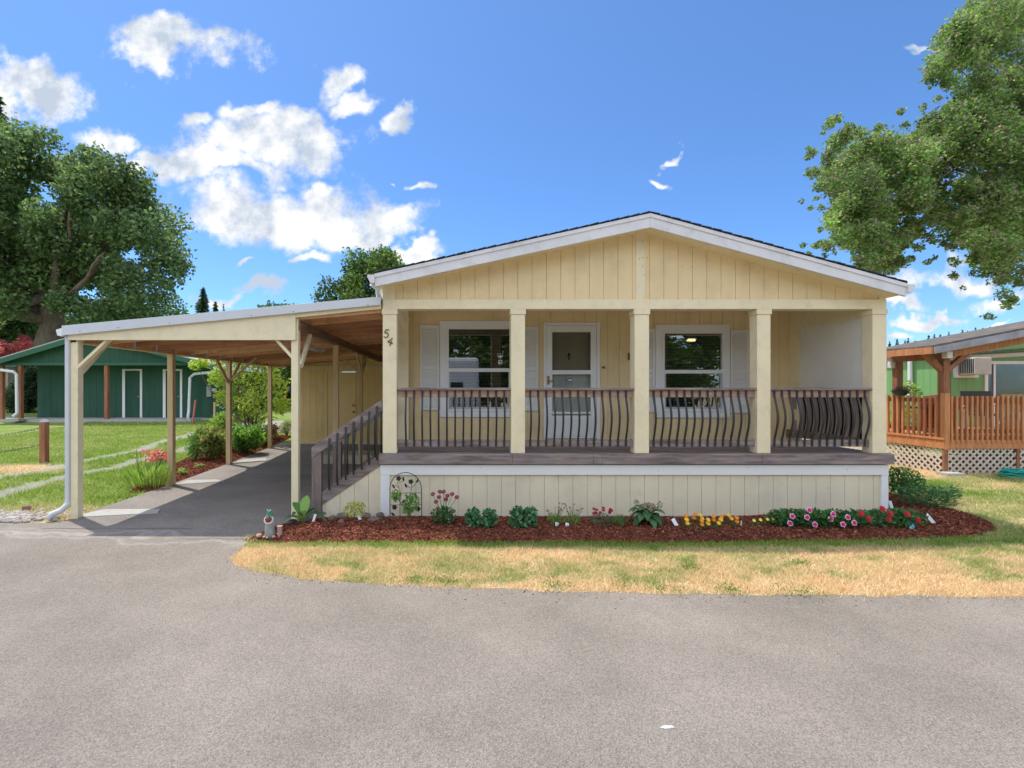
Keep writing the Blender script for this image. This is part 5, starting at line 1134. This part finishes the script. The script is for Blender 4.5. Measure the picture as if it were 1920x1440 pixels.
# ================================================================== FRONT BED PLANTING
def onbed(px, py):
    x, y, z = gp(px, py, .05); return x, y, bedz(x, y)
def big_leaf(V, F, Cc, base, ang, L_, W_, rise, droop, col, n=6):
    b = Vector(base); d = Vector((math.cos(ang), math.sin(ang), 0)); s_ = Vector((-math.sin(ang), math.cos(ang), 0)); i0 = len(V)
    for i in range(n + 1):
        t = i / n; wd = W_ * math.sin(math.pi * min(1, (t * .92 + .06))) ** .8 * .5
        p = b + d * (L_ * t) + Vector((0, 0, rise * t - droop * t * t))
        for u_, dz in ((-1, .25), (0, 0), (1, .25)): V.append(tuple(p + s_ * (wd * u_) + Vector((0, 0, wd * dz)))); Cc.append(col)
    for i in range(n):
        for j in range(2): a = i0 + i * 3 + j; F.append((a, a + 1, a + 4, a + 3))
def leafset(name, specs, m, parent):
    V, F, Cc = [], [], []
    for s_ in specs: big_leaf(V, F, Cc, *s_)
    return npmesh(name, np.array(V), np.array(F), np.array(Cc), m, parent, k=4)
fmats = {}
def fm(c):
    if c not in fmats: fmats[c] = mat('petal_colour', c, .6, .15, 60)
    return fmats[c]
def bloom(name, c, r, col, ccol, parent, face=(0, -1, .8), petals=9, layers=1, cup=.25):
    f = Vector(face).normalized(); u_ = f.cross(Vector((0, 0, 1))); u_ = (u_ if u_.length > .1 else Vector((1, 0, 0))).normalized(); v_ = u_.cross(f); c = Vector(c); m_ = MB(); rot = random.random() * 6
    for l in range(layers):
        rr = r * (1 - .28 * l)
        for i in range(petals):
            a = rot + l * .4 + 2 * math.pi * i / petals; d = u_ * math.cos(a) + v_ * math.sin(a); t = u_ * -math.sin(a) + v_ * math.cos(a); w_ = rr * math.sin(math.pi / petals) * 1.15
            o = f * (.15 * r * l)
            m_.add([c + o + d * rr * .08, c + o + d * rr * .6 + t * w_ + f * cup * rr * .5, c + o + d * rr + f * cup * rr * .6, c + o + d * rr * .6 - t * w_ + f * cup * rr * .5], [(0, 1, 2, 3)])
    o = m_.build(name, fm(col), parent)
    if ccol: q = MB(); q.ball(c + f * r * .12, r * .26, r * .26, r * .2, n=8); q.build('flower_centre', fm(ccol), o)
    return o
def plant(name, lab, px, py, group=None, cat='plant'):
    x, y, z = onbed(px, py); return thing(name, lab, cat, (x, y, z - .01), group)
def tuft(parent, n, h, spread, size, cols, asp=.5, up=.6, m=None, base=.0):
    P = inball(n, .2) * [spread, spread, h * .5] + [0, 0, h * .5 + base]; return leaves('foliage', P, size * rng.uniform(.7, 1.3, n), vcol(n, cols, .2), m or LEAF, parent, aspect=asp, up=up)
def stems(parent, pts, r=.004):
    m_ = MB()
    for (a, b) in pts: a = Vector(a); b = Vector(b); m_.tube([a, a.lerp(b, .5) + Vector((random.uniform(-.01, .01), 0, .01)), b], r, 5)
    return m_.build('stem', STEMG, parent)
def tagmark(px, py, lab, col=(.75, .78, .78), h=.09, w_=.035, tilt=.3, rz=.2):
    x, y, z = onbed(px, py); c = MB().box(-w_ / 2, w_ / 2, -.001, .001, .0, h).build('plant_tag', mat('tag_plastic', col, .35, .05, 20), None); c.location = (x, y, z); c.rotation_euler = (-.35, tilt, rz); return tag(c, lab, 'plant tag')
DG = [(.05, .13, .035), (.08, .18, .05), (.035, .09, .03)]

# frog on an open mouthed urn, with a little stump
x, y, z = onbed(506, 1004)
st = thing('frog_statue', 'small grey garden statue of a green frog above an open urn at the bed corner', 'garden statue', (x, y, z - .01))
SG = mat('statue_grey', (.28, .32, .33), .8, .2, 30, bump=.3); SP = mat('statue_pink', (.45, .28, .24), .8, .2, 30)
MB().lathe([(.055, 0), (.06, .05), (.055, .14), (.05, .19), (.042, .21)], (0, 0, 0), 14).build('urn', SG, st, smooth=True)
MB().lathe([(.05, -.015), (.062, .0), (.055, .014), (.04, .012), (.035, -.03)], (0, 0, 0), 14).build('urn_mouth', mat('statue_cream', (.62, .52, .45), .8, .2, 30), st, smooth=True)
u = st.children[-1]; u.location = (0, -.035, .225); u.rotation_euler = (1.15, 0, 0)
o = MB().ball((0, 0, 0), .045, .02, .03, n=10).build('urn_inside', mat('dark_mauve', (.15, .05, .06), .8), st); o.location = (0, -.045, .23)
fg = mat('frog_green', (.07, .24, .16), .5, .2, 30)
fb = MB(); fb.ball((0, 0, .285), .042, .035, .035, n=12); fb.ball((-.03, -.01, .265), .018, .03, .012, n=8); fb.ball((.03, -.01, .265), .018, .03, .012, n=8); fb.ball((0, -.015, .315), .03, .026, .022, n=12); fb.ball((-.018, -.02, .338), .011, n=8); fb.ball((.018, -.02, .338), .011, n=8); fb.build('frog', fg, st, smooth=True)
MB().ball((-.018, -.03, .342), .006, n=6).ball((.018, -.03, .342), .006, n=6).build('frog_eyes', WHITE, st)
for a_ in ((-.05, -.05, .02, .022), (-.01, -.06, .015, .018), (.06, -.04, .02, .025), (-.12, -.03, .03, .04)): MB().ball(a_[:3], a_[3], a_[3], a_[3] * .7, n=8).build('foot', SP, st, smooth=True)
MB().lathe([(.035, 0), (.03, .05), (.032, .11), (.036, .125), (.02, .128)], (.115, .02, .01), 9).build('stump', SP, st)
# hosta
h = plant('hosta', 'broad leaved hosta with one bright yellow leaf beside the frog statue', 568, 986)
G1, G2, Y1 = (.10, .24, .06), (.06, .17, .08), (.36, .48, .05)
leafset('foliage', [((0, 0, .05), 2.9, .30, .12, .22, .24, Y1), ((0, 0, .08), 2.4, .24, .13, .32, .14, G1), ((0, 0, .1), 1.6, .20, .13, .34, .1, (.22, .38, .08)), ((0, -.02, .08), -2.2, .16, .12, .30, .22, G2), ((0, 0, .08), .6, .22, .12, .30, .20, G1), ((.1, 0, .15), .05, .26, .12, .12, .34, G2), ((0, -.03, .08), -1.2, .14, .10, .28, .14, (.30, .42, .14)), ((0, .03, .08), .1, .2, .1, .34, .2, G2), ((-.04, 0, .06), -2.8, .22, .10, .22, .22, G2)], LEAFS, h)
stems(h, [((0, 0, 0), (.1, 0, .16)), ((0, 0, 0), (0, 0, .12)), ((0, 0, 0), (-.04, 0, .08))], .008)
tagmark(586, 990, 'white plant tag leaning beside the hosta', h=.12, w_=.03)
# round golden shrub
h = plant('golden_shrub', 'small round yellow leaved shrub in front of the stair skirting', 665, 985, cat='shrub')
tuft(h, 420, .22, .16, .032, [(.34, .40, .05), (.46, .48, .08), (.22, .30, .05)], base=.07); MB().tube([(0, 0, 0), (0, 0, .12)], .008, 5).tube([(0, 0, .03), (.06, 0, .12)], .006, 5).build('stem', TWIG, h)
tagmark(677, 988, 'pale plant tag lying against the golden shrub', h=.1, w_=.035, tilt=-.5)
# trellis
tx, ty_, tz = onbed(760, 975); ty_ = 6.78
tr = thing('garden_trellis', 'black iron arched trellis with flat rose silhouettes beside the porch corner', 'trellis', (0, 0, 0))
def TX(p): return X(p, ty_)
def TZ(p): return Z(p, ty_)
a, b = 731, 790; cz = 916; fr = MB(); arc = [(TX(a), ty_, bedz(TX(a), ty_) - .05), (TX(a), ty_, TZ(cz))] + [(TX(760.5 - 29.5 * math.cos(t)), ty_, TZ(cz - 30 * math.sin(t))) for t in np.linspace(.15, math.pi - .15, 12)] + [(TX(b), ty_, TZ(cz)), (TX(b + 1), ty_, bedz(TX(b), ty_) - .05)]
fr.tube(arc, .0055, 6); fr.build('frame', BLACK, tr)
m_ = MB()
for q in (925, 947, 969): m_.tube([(TX(a), ty_, TZ(q)), (TX(b), ty_, TZ(q - 1))], .004, 5)
m_.tube([(TX(750), ty_, TZ(985)), (TX(750), ty_, TZ(925))], .004, 5); m_.tube([(TX(770), ty_, TZ(985)), (TX(770), ty_, TZ(925))], .004, 5); m_.build('crossbar', BLACK, tr)
m_ = MB()
for pts in (((750, 925), (748, 915), (740, 908)), ((748, 915), (745, 905), (748, 898)), ((748, 905), (756, 902), (757, 897)), ((770, 925), (772, 912), (770, 903)), ((772, 914), (778, 908), (781, 902)), ((770, 916), (764, 912), (761, 907))): m_.tube([(TX(p), ty_, TZ(q)) for p, q in pts], .0035, 5)
m_.build('stem', BLACK, tr)
def disc(cx, cy, r, k=5): return MB().prism([(TX(cx) + r * (1 + .16 * math.cos(k * t)) * math.cos(t), TZ(cy) + r * (1 + .16 * math.cos(k * t)) * math.sin(t)) for t in np.linspace(0, 2 * math.pi, 30)[:-1]], ty_ - .008, ty_ - .002).build('iron_rose', BLACK, tr)
for (cx, cy) in ((747.5, 897), (770.5, 903), (740, 951), (784, 954)): disc(cx, cy, .033)
def ileaf(cx, cy, a_, L_=.075, hollow=False):
    P = [(0, 0), (.35, .2), (.7, .16), (1, 0), (.7, -.16), (.35, -.2)]; return MB().prism([(TX(cx) + L_ * (p * math.cos(a_) - q * math.sin(a_)), TZ(cy) + L_ * (p * math.sin(a_) + q * math.cos(a_))) for p, q in P], ty_ - .007, ty_ - .002).build('iron_leaf', BLACK, tr)
for v in ((757, 903, 1.7), (741, 916, 2.2), (781, 906, 1.2), (741, 967, 2.5), (754, 945, 1.1), (763, 915, 2.0), (781, 958, .6)): ileaf(*v)
h = plant('rose_sapling', 'young leafy rose sapling growing in front of the iron trellis', 763, 986)
stems(h, [((0, 0, 0), (0, 0, .2)), ((0, 0, .1), (-.12, 0, .3)), ((0, 0, .15), (.1, 0, .33))], .007)
P = np.concatenate([inball(90) * [.07, .06, .08] + [-.14, 0, .33], inball(170) * [.12, .08, .13] + [.06, 0, .24], inball(60) * [.07, .06, .07] + [0, 0, .14]]); leaves('foliage', P, rng.uniform(.035, .06, len(P)), vcol(len(P), [(.14, .28, .06), (.22, .38, .09), (.07, .18, .04)], .2), LEAFS, h, up=.8)
# maroon daisies
h = plant('maroon_daisies', 'clump of tall maroon daisies to the right of the trellis', 832, 988, cat='flowers')
tuft(h, 420, .24, .17, .045, DG); sp = [(-.14, .40), (-.06, .36), (0, .43), (.05, .38), (.11, .40), (.17, .36), (-.1, .30), (.03, .33), (-.05, .43)]
stems(h, [((0, 0, .1), (a_, -.02, b_ - .01)) for a_, b_ in sp], .003)
for a_, b_ in sp: bloom('bloom', (a_, -.03, b_), .034, (.20, .02, .06), (.30, .2, .05), h, petals=11, face=(random.uniform(-.4, .4), -1, .9))
tagmark(843, 988, 'rounded clear plant tag below the maroon daisies', h=.08, w_=.06)
for (px, lab, w_, hh) in ((890, 'first low grey green leafy plant right of the maroon daisies', .19, .25), (967, 'second taller grey green leafy plant left of the wispy flowers', .2, .30)):
    h = plant('leafy_seedling', lab, px + 12, 992); P = np.concatenate([inball(150) * [.1, .09, .1] + [-.1 if px < 920 else -.06, 0, hh * .62], inball(150) * [.1, .09, .1] + [.11, 0, hh * .6], inball(120) * [w_, .1, .08] + [0, 0, .07]])
    leaves('foliage', P, rng.uniform(.04, .075, len(P)), vcol(len(P), [(.08, .22, .10), (.13, .30, .15), (.05, .15, .07)], .18), LEAFS, h, aspect=.8, up=.9); stems(h, [((0, 0, 0), (-.08, 0, hh * .5)), ((0, 0, 0), (.1, 0, hh * .5))])
for (px, lab) in ((1038, 'wispy plant with tiny dark flowers, left one of the wispy pair'), (1072, 'wispy plant with tiny dark flowers, right one of the wispy pair')):
    h = plant('wispy_flowers', lab, px + 2, 986, cat='flowers'); tuft(h, 190, .16, .12, .05, [(.14, .26, .06), (.20, .32, .09)], asp=.15, up=1.2)
    q = [(random.uniform(-.13, .13), random.uniform(-.04, .04), random.uniform(.18, .29)) for _ in range(14)]; stems(h, [((p[0] * .3, 0, .05), p) for p in q], .002)
    for p in q[:9]: bloom('bloom', p, .013, (.24, .08, .10), None, h, petals=5)
for (px, py, lab) in ((1044, 989, 'small clear tag in front of the left wispy plant'), (1063, 990, 'small clear tag in front of the right wispy plant')): tagmark(px, py, lab, h=.05, w_=.05)
h = plant('crimson_dianthus', 'clump of deep crimson dianthus between the wispy plants and the hydrangea', 1128, 988, cat='flowers')
tuft(h, 260, .18, .15, .04, [(.07, .14, .07), (.10, .18, .09)], asp=.25, up=1.0)
for _ in range(13): bloom('bloom', (random.uniform(-.13, .12), random.uniform(-.08, -.02), random.uniform(.14, .25)), .024, (.30, .01, .04), None, h, petals=7, layers=2)
h = plant('feathery_herb', 'low feathery green herb just right of the crimson dianthus', 1160, 987); tuft(h, 300, .15, .11, .05, [(.07, .20, .05), (.10, .25, .07)], asp=.12, up=.9)
h = plant('hydrangea', 'hydrangea with drooping dark leaves and a faded pinkish flower head', 1212, 986)
leafset('foliage', [((0, 0, .12), a_, .24, .13, .14 + .08 * (i % 3), .24 + .06 * (i % 2), (.05, .13, .05) if i % 2 else (.08, .19, .07)) for i, a_ in enumerate(np.linspace(0, 6.0, 16))] + [((0, 0, .2), a_, .17, .11, .14, .12, (.10, .22, .09)) for a_ in np.linspace(.4, 6.4, 8)], LEAFS, h)
P = inball(260, .7) * [.10, .08, .075] + [.01, -.05, .24]; leaves('flower_head', P, .026, vcol(len(P), [(.45, .33, .28), (.38, .26, .22), (.5, .42, .34)], .12), LEAF, h, aspect=.9)
for c in ((-.13, 0, .3), (.17, -.02, .28)): P = inball(50, .6) * .04 + c; leaves('flower_bud', P, .02, vcol(50, [(.3, .25, .25), (.2, .25, .15)], .15), LEAF, h, aspect=.9)
tagmark(1270, 990, 'oval white tag standing left of the marigolds', (.85, .87, .9), .11, .05, -.4)
# marigolds
ORG, YLW = (.80, .30, .03), (.85, .55, .05)
mg = [(1281, 978, 0), (1288, 986, 1), (1297, 975, 0), (1312, 977, 1), (1316, 988, 0), (1322, 986, 1), (1333, 979, 0), (1345, 986, 1), (1352, 979, 0), (1364, 977, 1), (1377, 982, 0)]
for px, py, k in mg:
    h = plant('marigold', ('low orange marigold in the row along the skirting' if k == 0 else 'low golden yellow marigold mixed into the orange row'), px, py + 9, 'marigolds planted along the skirting', 'flowers'); tuft(h, 55, .08, .06, .025, DG)
    for j in range(2): bloom('bloom', (random.uniform(-.035, .035), -.03, .09 + .045 * j), .03, ORG if k == 0 else YLW, None, h, petals=9, layers=3, cup=.4)
for px in (1412, 1424, 1437, 1448):
    h = plant('yellow_marigold', 'tiny pale yellow marigold between the orange row and the petunias', px, 990 - (px - 1412) * .1, 'tiny pale yellow marigolds', 'flowers'); tuft(h, 45, .06, .06, .022, DG); bloom('bloom', (0, -.02, .09), .023, (.85, .80, .12), None, h, petals=9, layers=2)
tagmark(1389, 990, 'pale green tag between orange and pale yellow marigolds', (.5, .6, .45), .08, .02, .5)
# petunias
PK = (.62, .03, .22)
pets = [(1468, [(0, .17), (-.03, .08)], 'white edged pink petunia plant, leftmost of the petunias'), (1502, [(-.05, .16), (.05, .07), (-.02, .25)], 'white edged pink petunia plant with a large low bloom'), (1538, [(.0, .14), (.03, .2)], 'petunia plant with small pink blooms between two larger petunias'), (1572, [(-.08, .07), (.06, .09), (-.02, .16)], 'white edged pink petunia plant beside the red flowers')]
for px, fl, lab in pets:
    h = plant('petunia', lab, px, 988, 'petunias at the right end of the bed', 'flowers'); tuft(h, 330, .22, .19, .055, DG + [(.10, .26, .10)], asp=.6)
    for (a_, b_) in fl:
        o = bloom('bloom', (a_, -.17, b_), .038, (.85, .75, .8), None, h, petals=5, cup=.3, face=(0, -1, .3)); bloom('bloom_throat', (a_, -.176, b_), .030, PK, (.3, .01, .1), o, petals=5, cup=.3, face=(0, -1, .3))
reds = [(1612, [(0, .13), (-.1, .2)], 'bushy plant with one big shaggy red bloom'), (1648, [(-.08, .26), (.02, .2), (.0, .13)], 'bushy plant with three clustered red blooms below the corner trim'), (1682, [(.0, .19)], 'bushy plant with a single red bloom at the house corner'), (1706, [(-.02, .11)], 'small bushy plant with one low red bloom beside the blue tag')]
for px, fl, lab in reds:
    h = plant('red_zinnia', lab, px, 988, 'red flowers at the right end of the bed', 'flowers'); tuft(h, 330, .22, .17, .06, [(.06, .17, .06), (.10, .25, .09), (.04, .12, .04)], asp=.35)
    for (a_, b_) in fl: bloom('bloom', (a_, -.14, b_), .044, (.48, .02, .03), (.4, .03, .02), h, petals=16, layers=3, cup=.15, face=(0, -1, .5))
tagmark(1711, 994, 'bright blue plant tag lying under the low red bloom', (.15, .45, .62), .07, .09, .2)
h = thing('box_shrub', 'dark green rounded shrub against the right side wall of the house', 'shrub', (X(1690, 8.0), 8.0, ghf(6.9, 8)))
tuft(h, 1500, .45, .30, .045, [(.035, .10, .03), (.05, .14, .04)], base=.05); MB().tube([(0, 0, 0), (0, 0, .3)], .02, 6).build('stem', TWIG, h)
for (px, Y, lab, s_) in ((1735, 7.05, 'spreading feathery juniper at the right end of the mulch bed', 1.0), (1762, 7.55, 'smaller feathery juniper reaching onto the shaded lawn', .75)):
    h = thing('juniper', lab, 'shrub', (X(px, Y), Y, ghf(7, Y) + .03)); n = 900; a_ = rng.random(n) * 2 * math.pi; r_ = rng.random(n) ** .6 * .36 * s_; P = np.stack([r_ * np.cos(a_), r_ * np.sin(a_) * .8, .05 + rng.random(n) * .24 * s_ * (1 - .3 * r_) + .12 * r_], 1); D = np.stack([np.cos(a_), np.sin(a_), .5 + .3 * rng.normal(size=n)], 1)
    leaves('foliage', P, .09 * s_ * rng.uniform(.6, 1.3, n), vcol(n, [(.05, .14, .05), (.08, .20, .07), (.04, .10, .04)], .2), LEAF, h, aspect=.14, D=D)
tagmark(1673, 957, 'pale tag standing below the dark rounded shrub', (.6, .7, .66), .12, .06, .1); tagmark(1752, 985, 'pale curled tag among the juniper sprays', (.6, .7, .66), .14, .05, -.5)
# flat stones around the foot of the stairs
stn = [(608, 960, 24, 9), (626, 955, 20, 8), (643, 968, 22, 9), (622, 972, 20, 7), (640, 980, 18, 7), (700, 958, 22, 10), (688, 968, 20, 9), (702, 976, 24, 9), (712, 966, 14, 8), (655, 958, 16, 7), (575, 975, 20, 7), (548, 978, 22, 6), (720, 982, 10, 8)]
desc = ['beside the newel post', 'touching the stair skirting', 'behind the golden shrub', 'low in the pile left of the golden shrub', 'at the mulch edge left of the golden shrub', 'against the white corner trim', 'right of the golden shrub', 'lowest of the pile under the corner trim', 'wedged under the white corner board', 'half hidden by the golden shrub', 'behind the hosta leaves', 'left of the tan carport post foot', 'at the very foot of the white corner board']
for (px, py, w_, hh), dsc in zip(stn, desc):
    x, y, z = gp(px, py + 6, .03); w_ = w_ * y / FPX / 2; o = MB().ball((0, 0, 0), w_ * 1.15, w_ * .8, hh * y / FPX * .75, n=7, jit=.16).build('flat_stone', STONE); o.location = (x, y, .06 + hh * .002); o.rotation_euler = (random.uniform(-.2, .2), random.uniform(-.25, .25), random.random() * 3); tag(o, 'flat dark stone ' + dsc, 'stone', 'stones around the stair foot')
# pebbles and rocks under the downspout
P = []; 
rk_ = MB()
for _ in range(420):
    x = random.gauss(-6.35, .42); y = random.gauss(7.1, .17)
    if y < 6.75 or x > -5.5: continue
    s_ = random.uniform(.012, .045); rk_.ball((x, y, ghf(x, y) + s_ * .3), s_ * 1.3, s_, s_ * .6, n=6, jit=.2)
o = rk_.build('gravel', mat('mixed_pebbles', (.20, .18, .17), .9, .4, 7, col2=(.55, .50, .45), bump=.4)); o['kind'] = 'stuff'; tag(o, 'loose grey and tan pebbles below the downspout elbow', 'gravel')
x, y, z = gp(50, 958); o = MB().ball((0, 0, 0), .075, .055, .05, n=7, jit=.12).build('reddish_rock', mat('brick_rock', (.26, .13, .10), .9, .2, 12, bump=.4)); o.location = (x, y, z + .04); tag(o, 'reddish brown rock sitting on the pebbles left of the downspout', 'rock')

# ================================================================== PLANTS ALONG THE CARPORT
def gth(name, lab, px, py, cat='plant', group=None): x, y, z = gp(px, py); return thing(name, lab, cat, (x, y, z), group)
h = gth('red_blanket_flowers', 'clump of orange red flowers behind the second carport post', 297, 900, 'flowers'); tuft(h, 700, .45, .28, .07, [(.10, .22, .06), (.15, .30, .09)], asp=.2, up=1.0)
for _ in range(42): bloom('bloom', (random.uniform(-.30, .24), random.uniform(-.2, .1), random.uniform(.40, .60)), random.uniform(.04, .06), random.choice([(.60, .07, .05), (.55, .12, .08), (.66, .18, .12)]), None, h, petals=8, layers=2)
h = gth('daylily_clump', 'spiky green clump with seed stalks at the lawn corner by the second post', 275, 915); n = 850; a_ = rng.random(n) * 6.283; r_ = rng.random(n) ** .5 * .42; P = np.stack([r_ * np.cos(a_), r_ * .6 * np.sin(a_), .08 + rng.random(n) * .34 * (1.2 - r_)], 1); D = np.stack([np.cos(a_) * .5, np.sin(a_) * .5, np.ones(n)], 1)
leaves('foliage', P, .2 * rng.uniform(.6, 1.3, n), vcol(n, [(.18, .34, .06), (.26, .42, .10), (.34, .38, .14)], .15), LEAF, h, aspect=.07, D=D)
q = [(random.uniform(-.35, .3), random.uniform(-.1, .1), random.uniform(.5, .72)) for _ in range(12)]; stems(h, [((p[0] * .5, 0, .1), p) for p in q], .004)
sm_ = mat('pale_seed', (.6, .58, .35), .7); [MB().ball(p, .02, n=6).build('seed_head', sm_, h) for p in q]
def bush(name, lab, px, py, w_, hh, n, size, cols, asp=.55, depth=None, red=None):
    h = gth(name, lab, px, py, 'shrub'); k = h.location.y / FPX; W_, H_ = w_ * k, hh * k; cl_ = [((q[0] * W_ * .75, q[1] * (depth or W_) * .7, H_ * (.52 + .38 * q[2])), H_ * random.uniform(.14, .26)) for q in inball(26, .3)]
    P, S, Cc = clump_leaves(cl_, n, size, cols, shell=.1); ok = P[:, 2] > .02; leaves('foliage', P[ok], S[ok], Cc[ok], LEAF, h, aspect=asp, up=.5)
    m_ = MB(); [m_.tube([(0, 0, 0), (c[0] * .5, c[1] * .5, c[2] * .5), c], [.012, .009, .004], 5) for c, r in cl_[::3]]; m_.build('stem', TWIG, h); return h
bush('mixed_shrub', 'bushy shrub with bronze tinted leaves left of the third carport post', 395, 866, 34, 72, 4200, .075, [(.16, .26, .06), (.10, .17, .05), (.24, .18, .09), (.30, .38, .10)])
bush('bright_shrub', 'yellow green topped shrub directly left of the third carport post', 416, 850, 20, 80, 1800, .08, [(.30, .42, .09), (.22, .36, .08)])
bush('spiky_shrub', 'narrow dark leaved shrub at the left end of the side bed', 366, 868, 14, 60, 1100, .09, [(.10, .22, .05), (.15, .28, .07)], asp=.2)
bush('peony', 'broad green leaved shrub between the third and fourth carport posts', 462, 852, 34, 62, 3000, .11, [(.16, .30, .07), (.24, .42, .09), (.10, .20, .05)], asp=.4)
bush('tall_herb', 'bright green upright plant in front of the lane near the fourth post', 484, 838, 18, 46, 1000, .10, [(.28, .46, .10), (.20, .36, .08)], asp=.35)
bush('red_tinged_shrub', 'small orange tinged shrub beside the fourth carport post', 508, 828, 17, 34, 800, .08, [(.36, .20, .12), (.26, .30, .12), (.42, .30, .18)])
bush('grey_leaf_shrub', 'pale grey green shrub seen just left of the yellow shed', 538, 818, 18, 36, 1200, .08, [(.32, .38, .22), (.24, .32, .16), (.42, .42, .2)], asp=.3)
bush('low_flower', 'small pale green seedling at the mulch edge before the bronze shrub', 374, 880, 11, 12, 260, .05, [(.26, .42, .12)], asp=.7)
bush('low_flower', 'small yellowish seedling beside the second carport post', 342, 893, 13, 16, 300, .05, [(.34, .42, .16), (.25, .38, .12)], asp=.6)
# the airy yellow leaved shrub by the third post
Yb = 16.2; kk = Yb / FPX
vm = thing('vine_maple', 'airy vine maple with yellow green layered leaves behind the third carport post', 'tree', (X(468, Yb), Yb, ghf(X(468, Yb), Yb)))
lay = []
for (px, py, rx_, ry_) in ((470,600,40,16),(440,630,36,14),(490,625,40,16),(430,660,40,14),(475,655,45,16),(515,650,30,14),(450,690,50,14),(500,690,40,16),(425,715,30,12),(470,725,50,14),(515,730,34,14),(440,755,34,12),(490,760,42,14),(470,780,34,10),(400,705,20,8),(385,690,14,6),(405,660,10,14),(398,640,7,14),(530,755,20,10),(420,735,22,10),(455,610,30,14),(505,600,24,14)):
    for _ in range(3): lay.append((X(px, Yb) - vm.location.x + random.uniform(-.25, .25), random.uniform(-.7, .7), Z(py, Yb) - vm.location.z + random.uniform(-.25, .25), rx_ * kk * .8, ry_ * kk * 1.7))
P = np.concatenate([inball(115) * [r_ * 1.0, .4, q_ * .9] + [a_, b_, c_] for a_, b_, c_, r_, q_ in lay]); n = len(P)
P = P[P[:, 2] + vm.location.z < Z(596, Yb)]; n = len(P); D = rng.normal(size=(n, 3)); D[:, 2] = D[:, 2] * .25 - .1
leaves('crown', P, .11 * rng.uniform(.6, 1.3, n), vcol(n, [(.34, .46, .08), (.24, .38, .07), (.44, .52, .14), (.40, .34, .12)], .15, [.4, .3, .2, .1]), LEAF, vm, aspect=.75, D=D)
m_ = MB(); [limb(m_, (random.uniform(-.1, .1), 0, 0), (l[0], l[1], l[2]), .03, .006, n=5, wob=.15) for l in lay[::3]]; m_.build('trunk', BARK, vm)

# ================================================================== ACROSS THE ROAD (seen mirrored in the panes)
for (x, y, r_, lab) in ((-5.5, -20, 4.2, 'broad tree across the road mirrored in the left window'), (2.0, -23, 4.6, 'broad tree across the road opposite the front door'), (9.5, -19, 4.4, 'broad tree across the road mirrored in the right window'), (17, -22, 4.5, 'far right broad tree across the road'), (-14, -22, 4.5, 'far left broad tree across the road')):
    cl = shell_clumps([((x, y, 4.6), (r_, r_ * .7, 4.4))], 60, 1.1, 1.8); tree('roadside_tree', lab, (x, y, 0), (x, y, 4), .3, cl, 9000, .5, [(.07, .13, .03), (.12, .19, .045)], group='trees across the road', limbs=4)
tv = thing('white_trailer', 'white travel trailer parked across the road', 'trailer', (.3, -11.5, 0)); MB().box(-3, 1.3, -1.2, 1.2, .6, 3.6).build('body', VINYL, tv, bevel=.2); MB().box(-1.4, .4, 1.2, 1.22, 1.5, 2.2).build('window', BLACK, tv)
for x in (-.6, .6): MB().tube([(x, 1.0, .35), (x, 1.22, .35)], .33, 16).build('wheel', BLACK, tv)
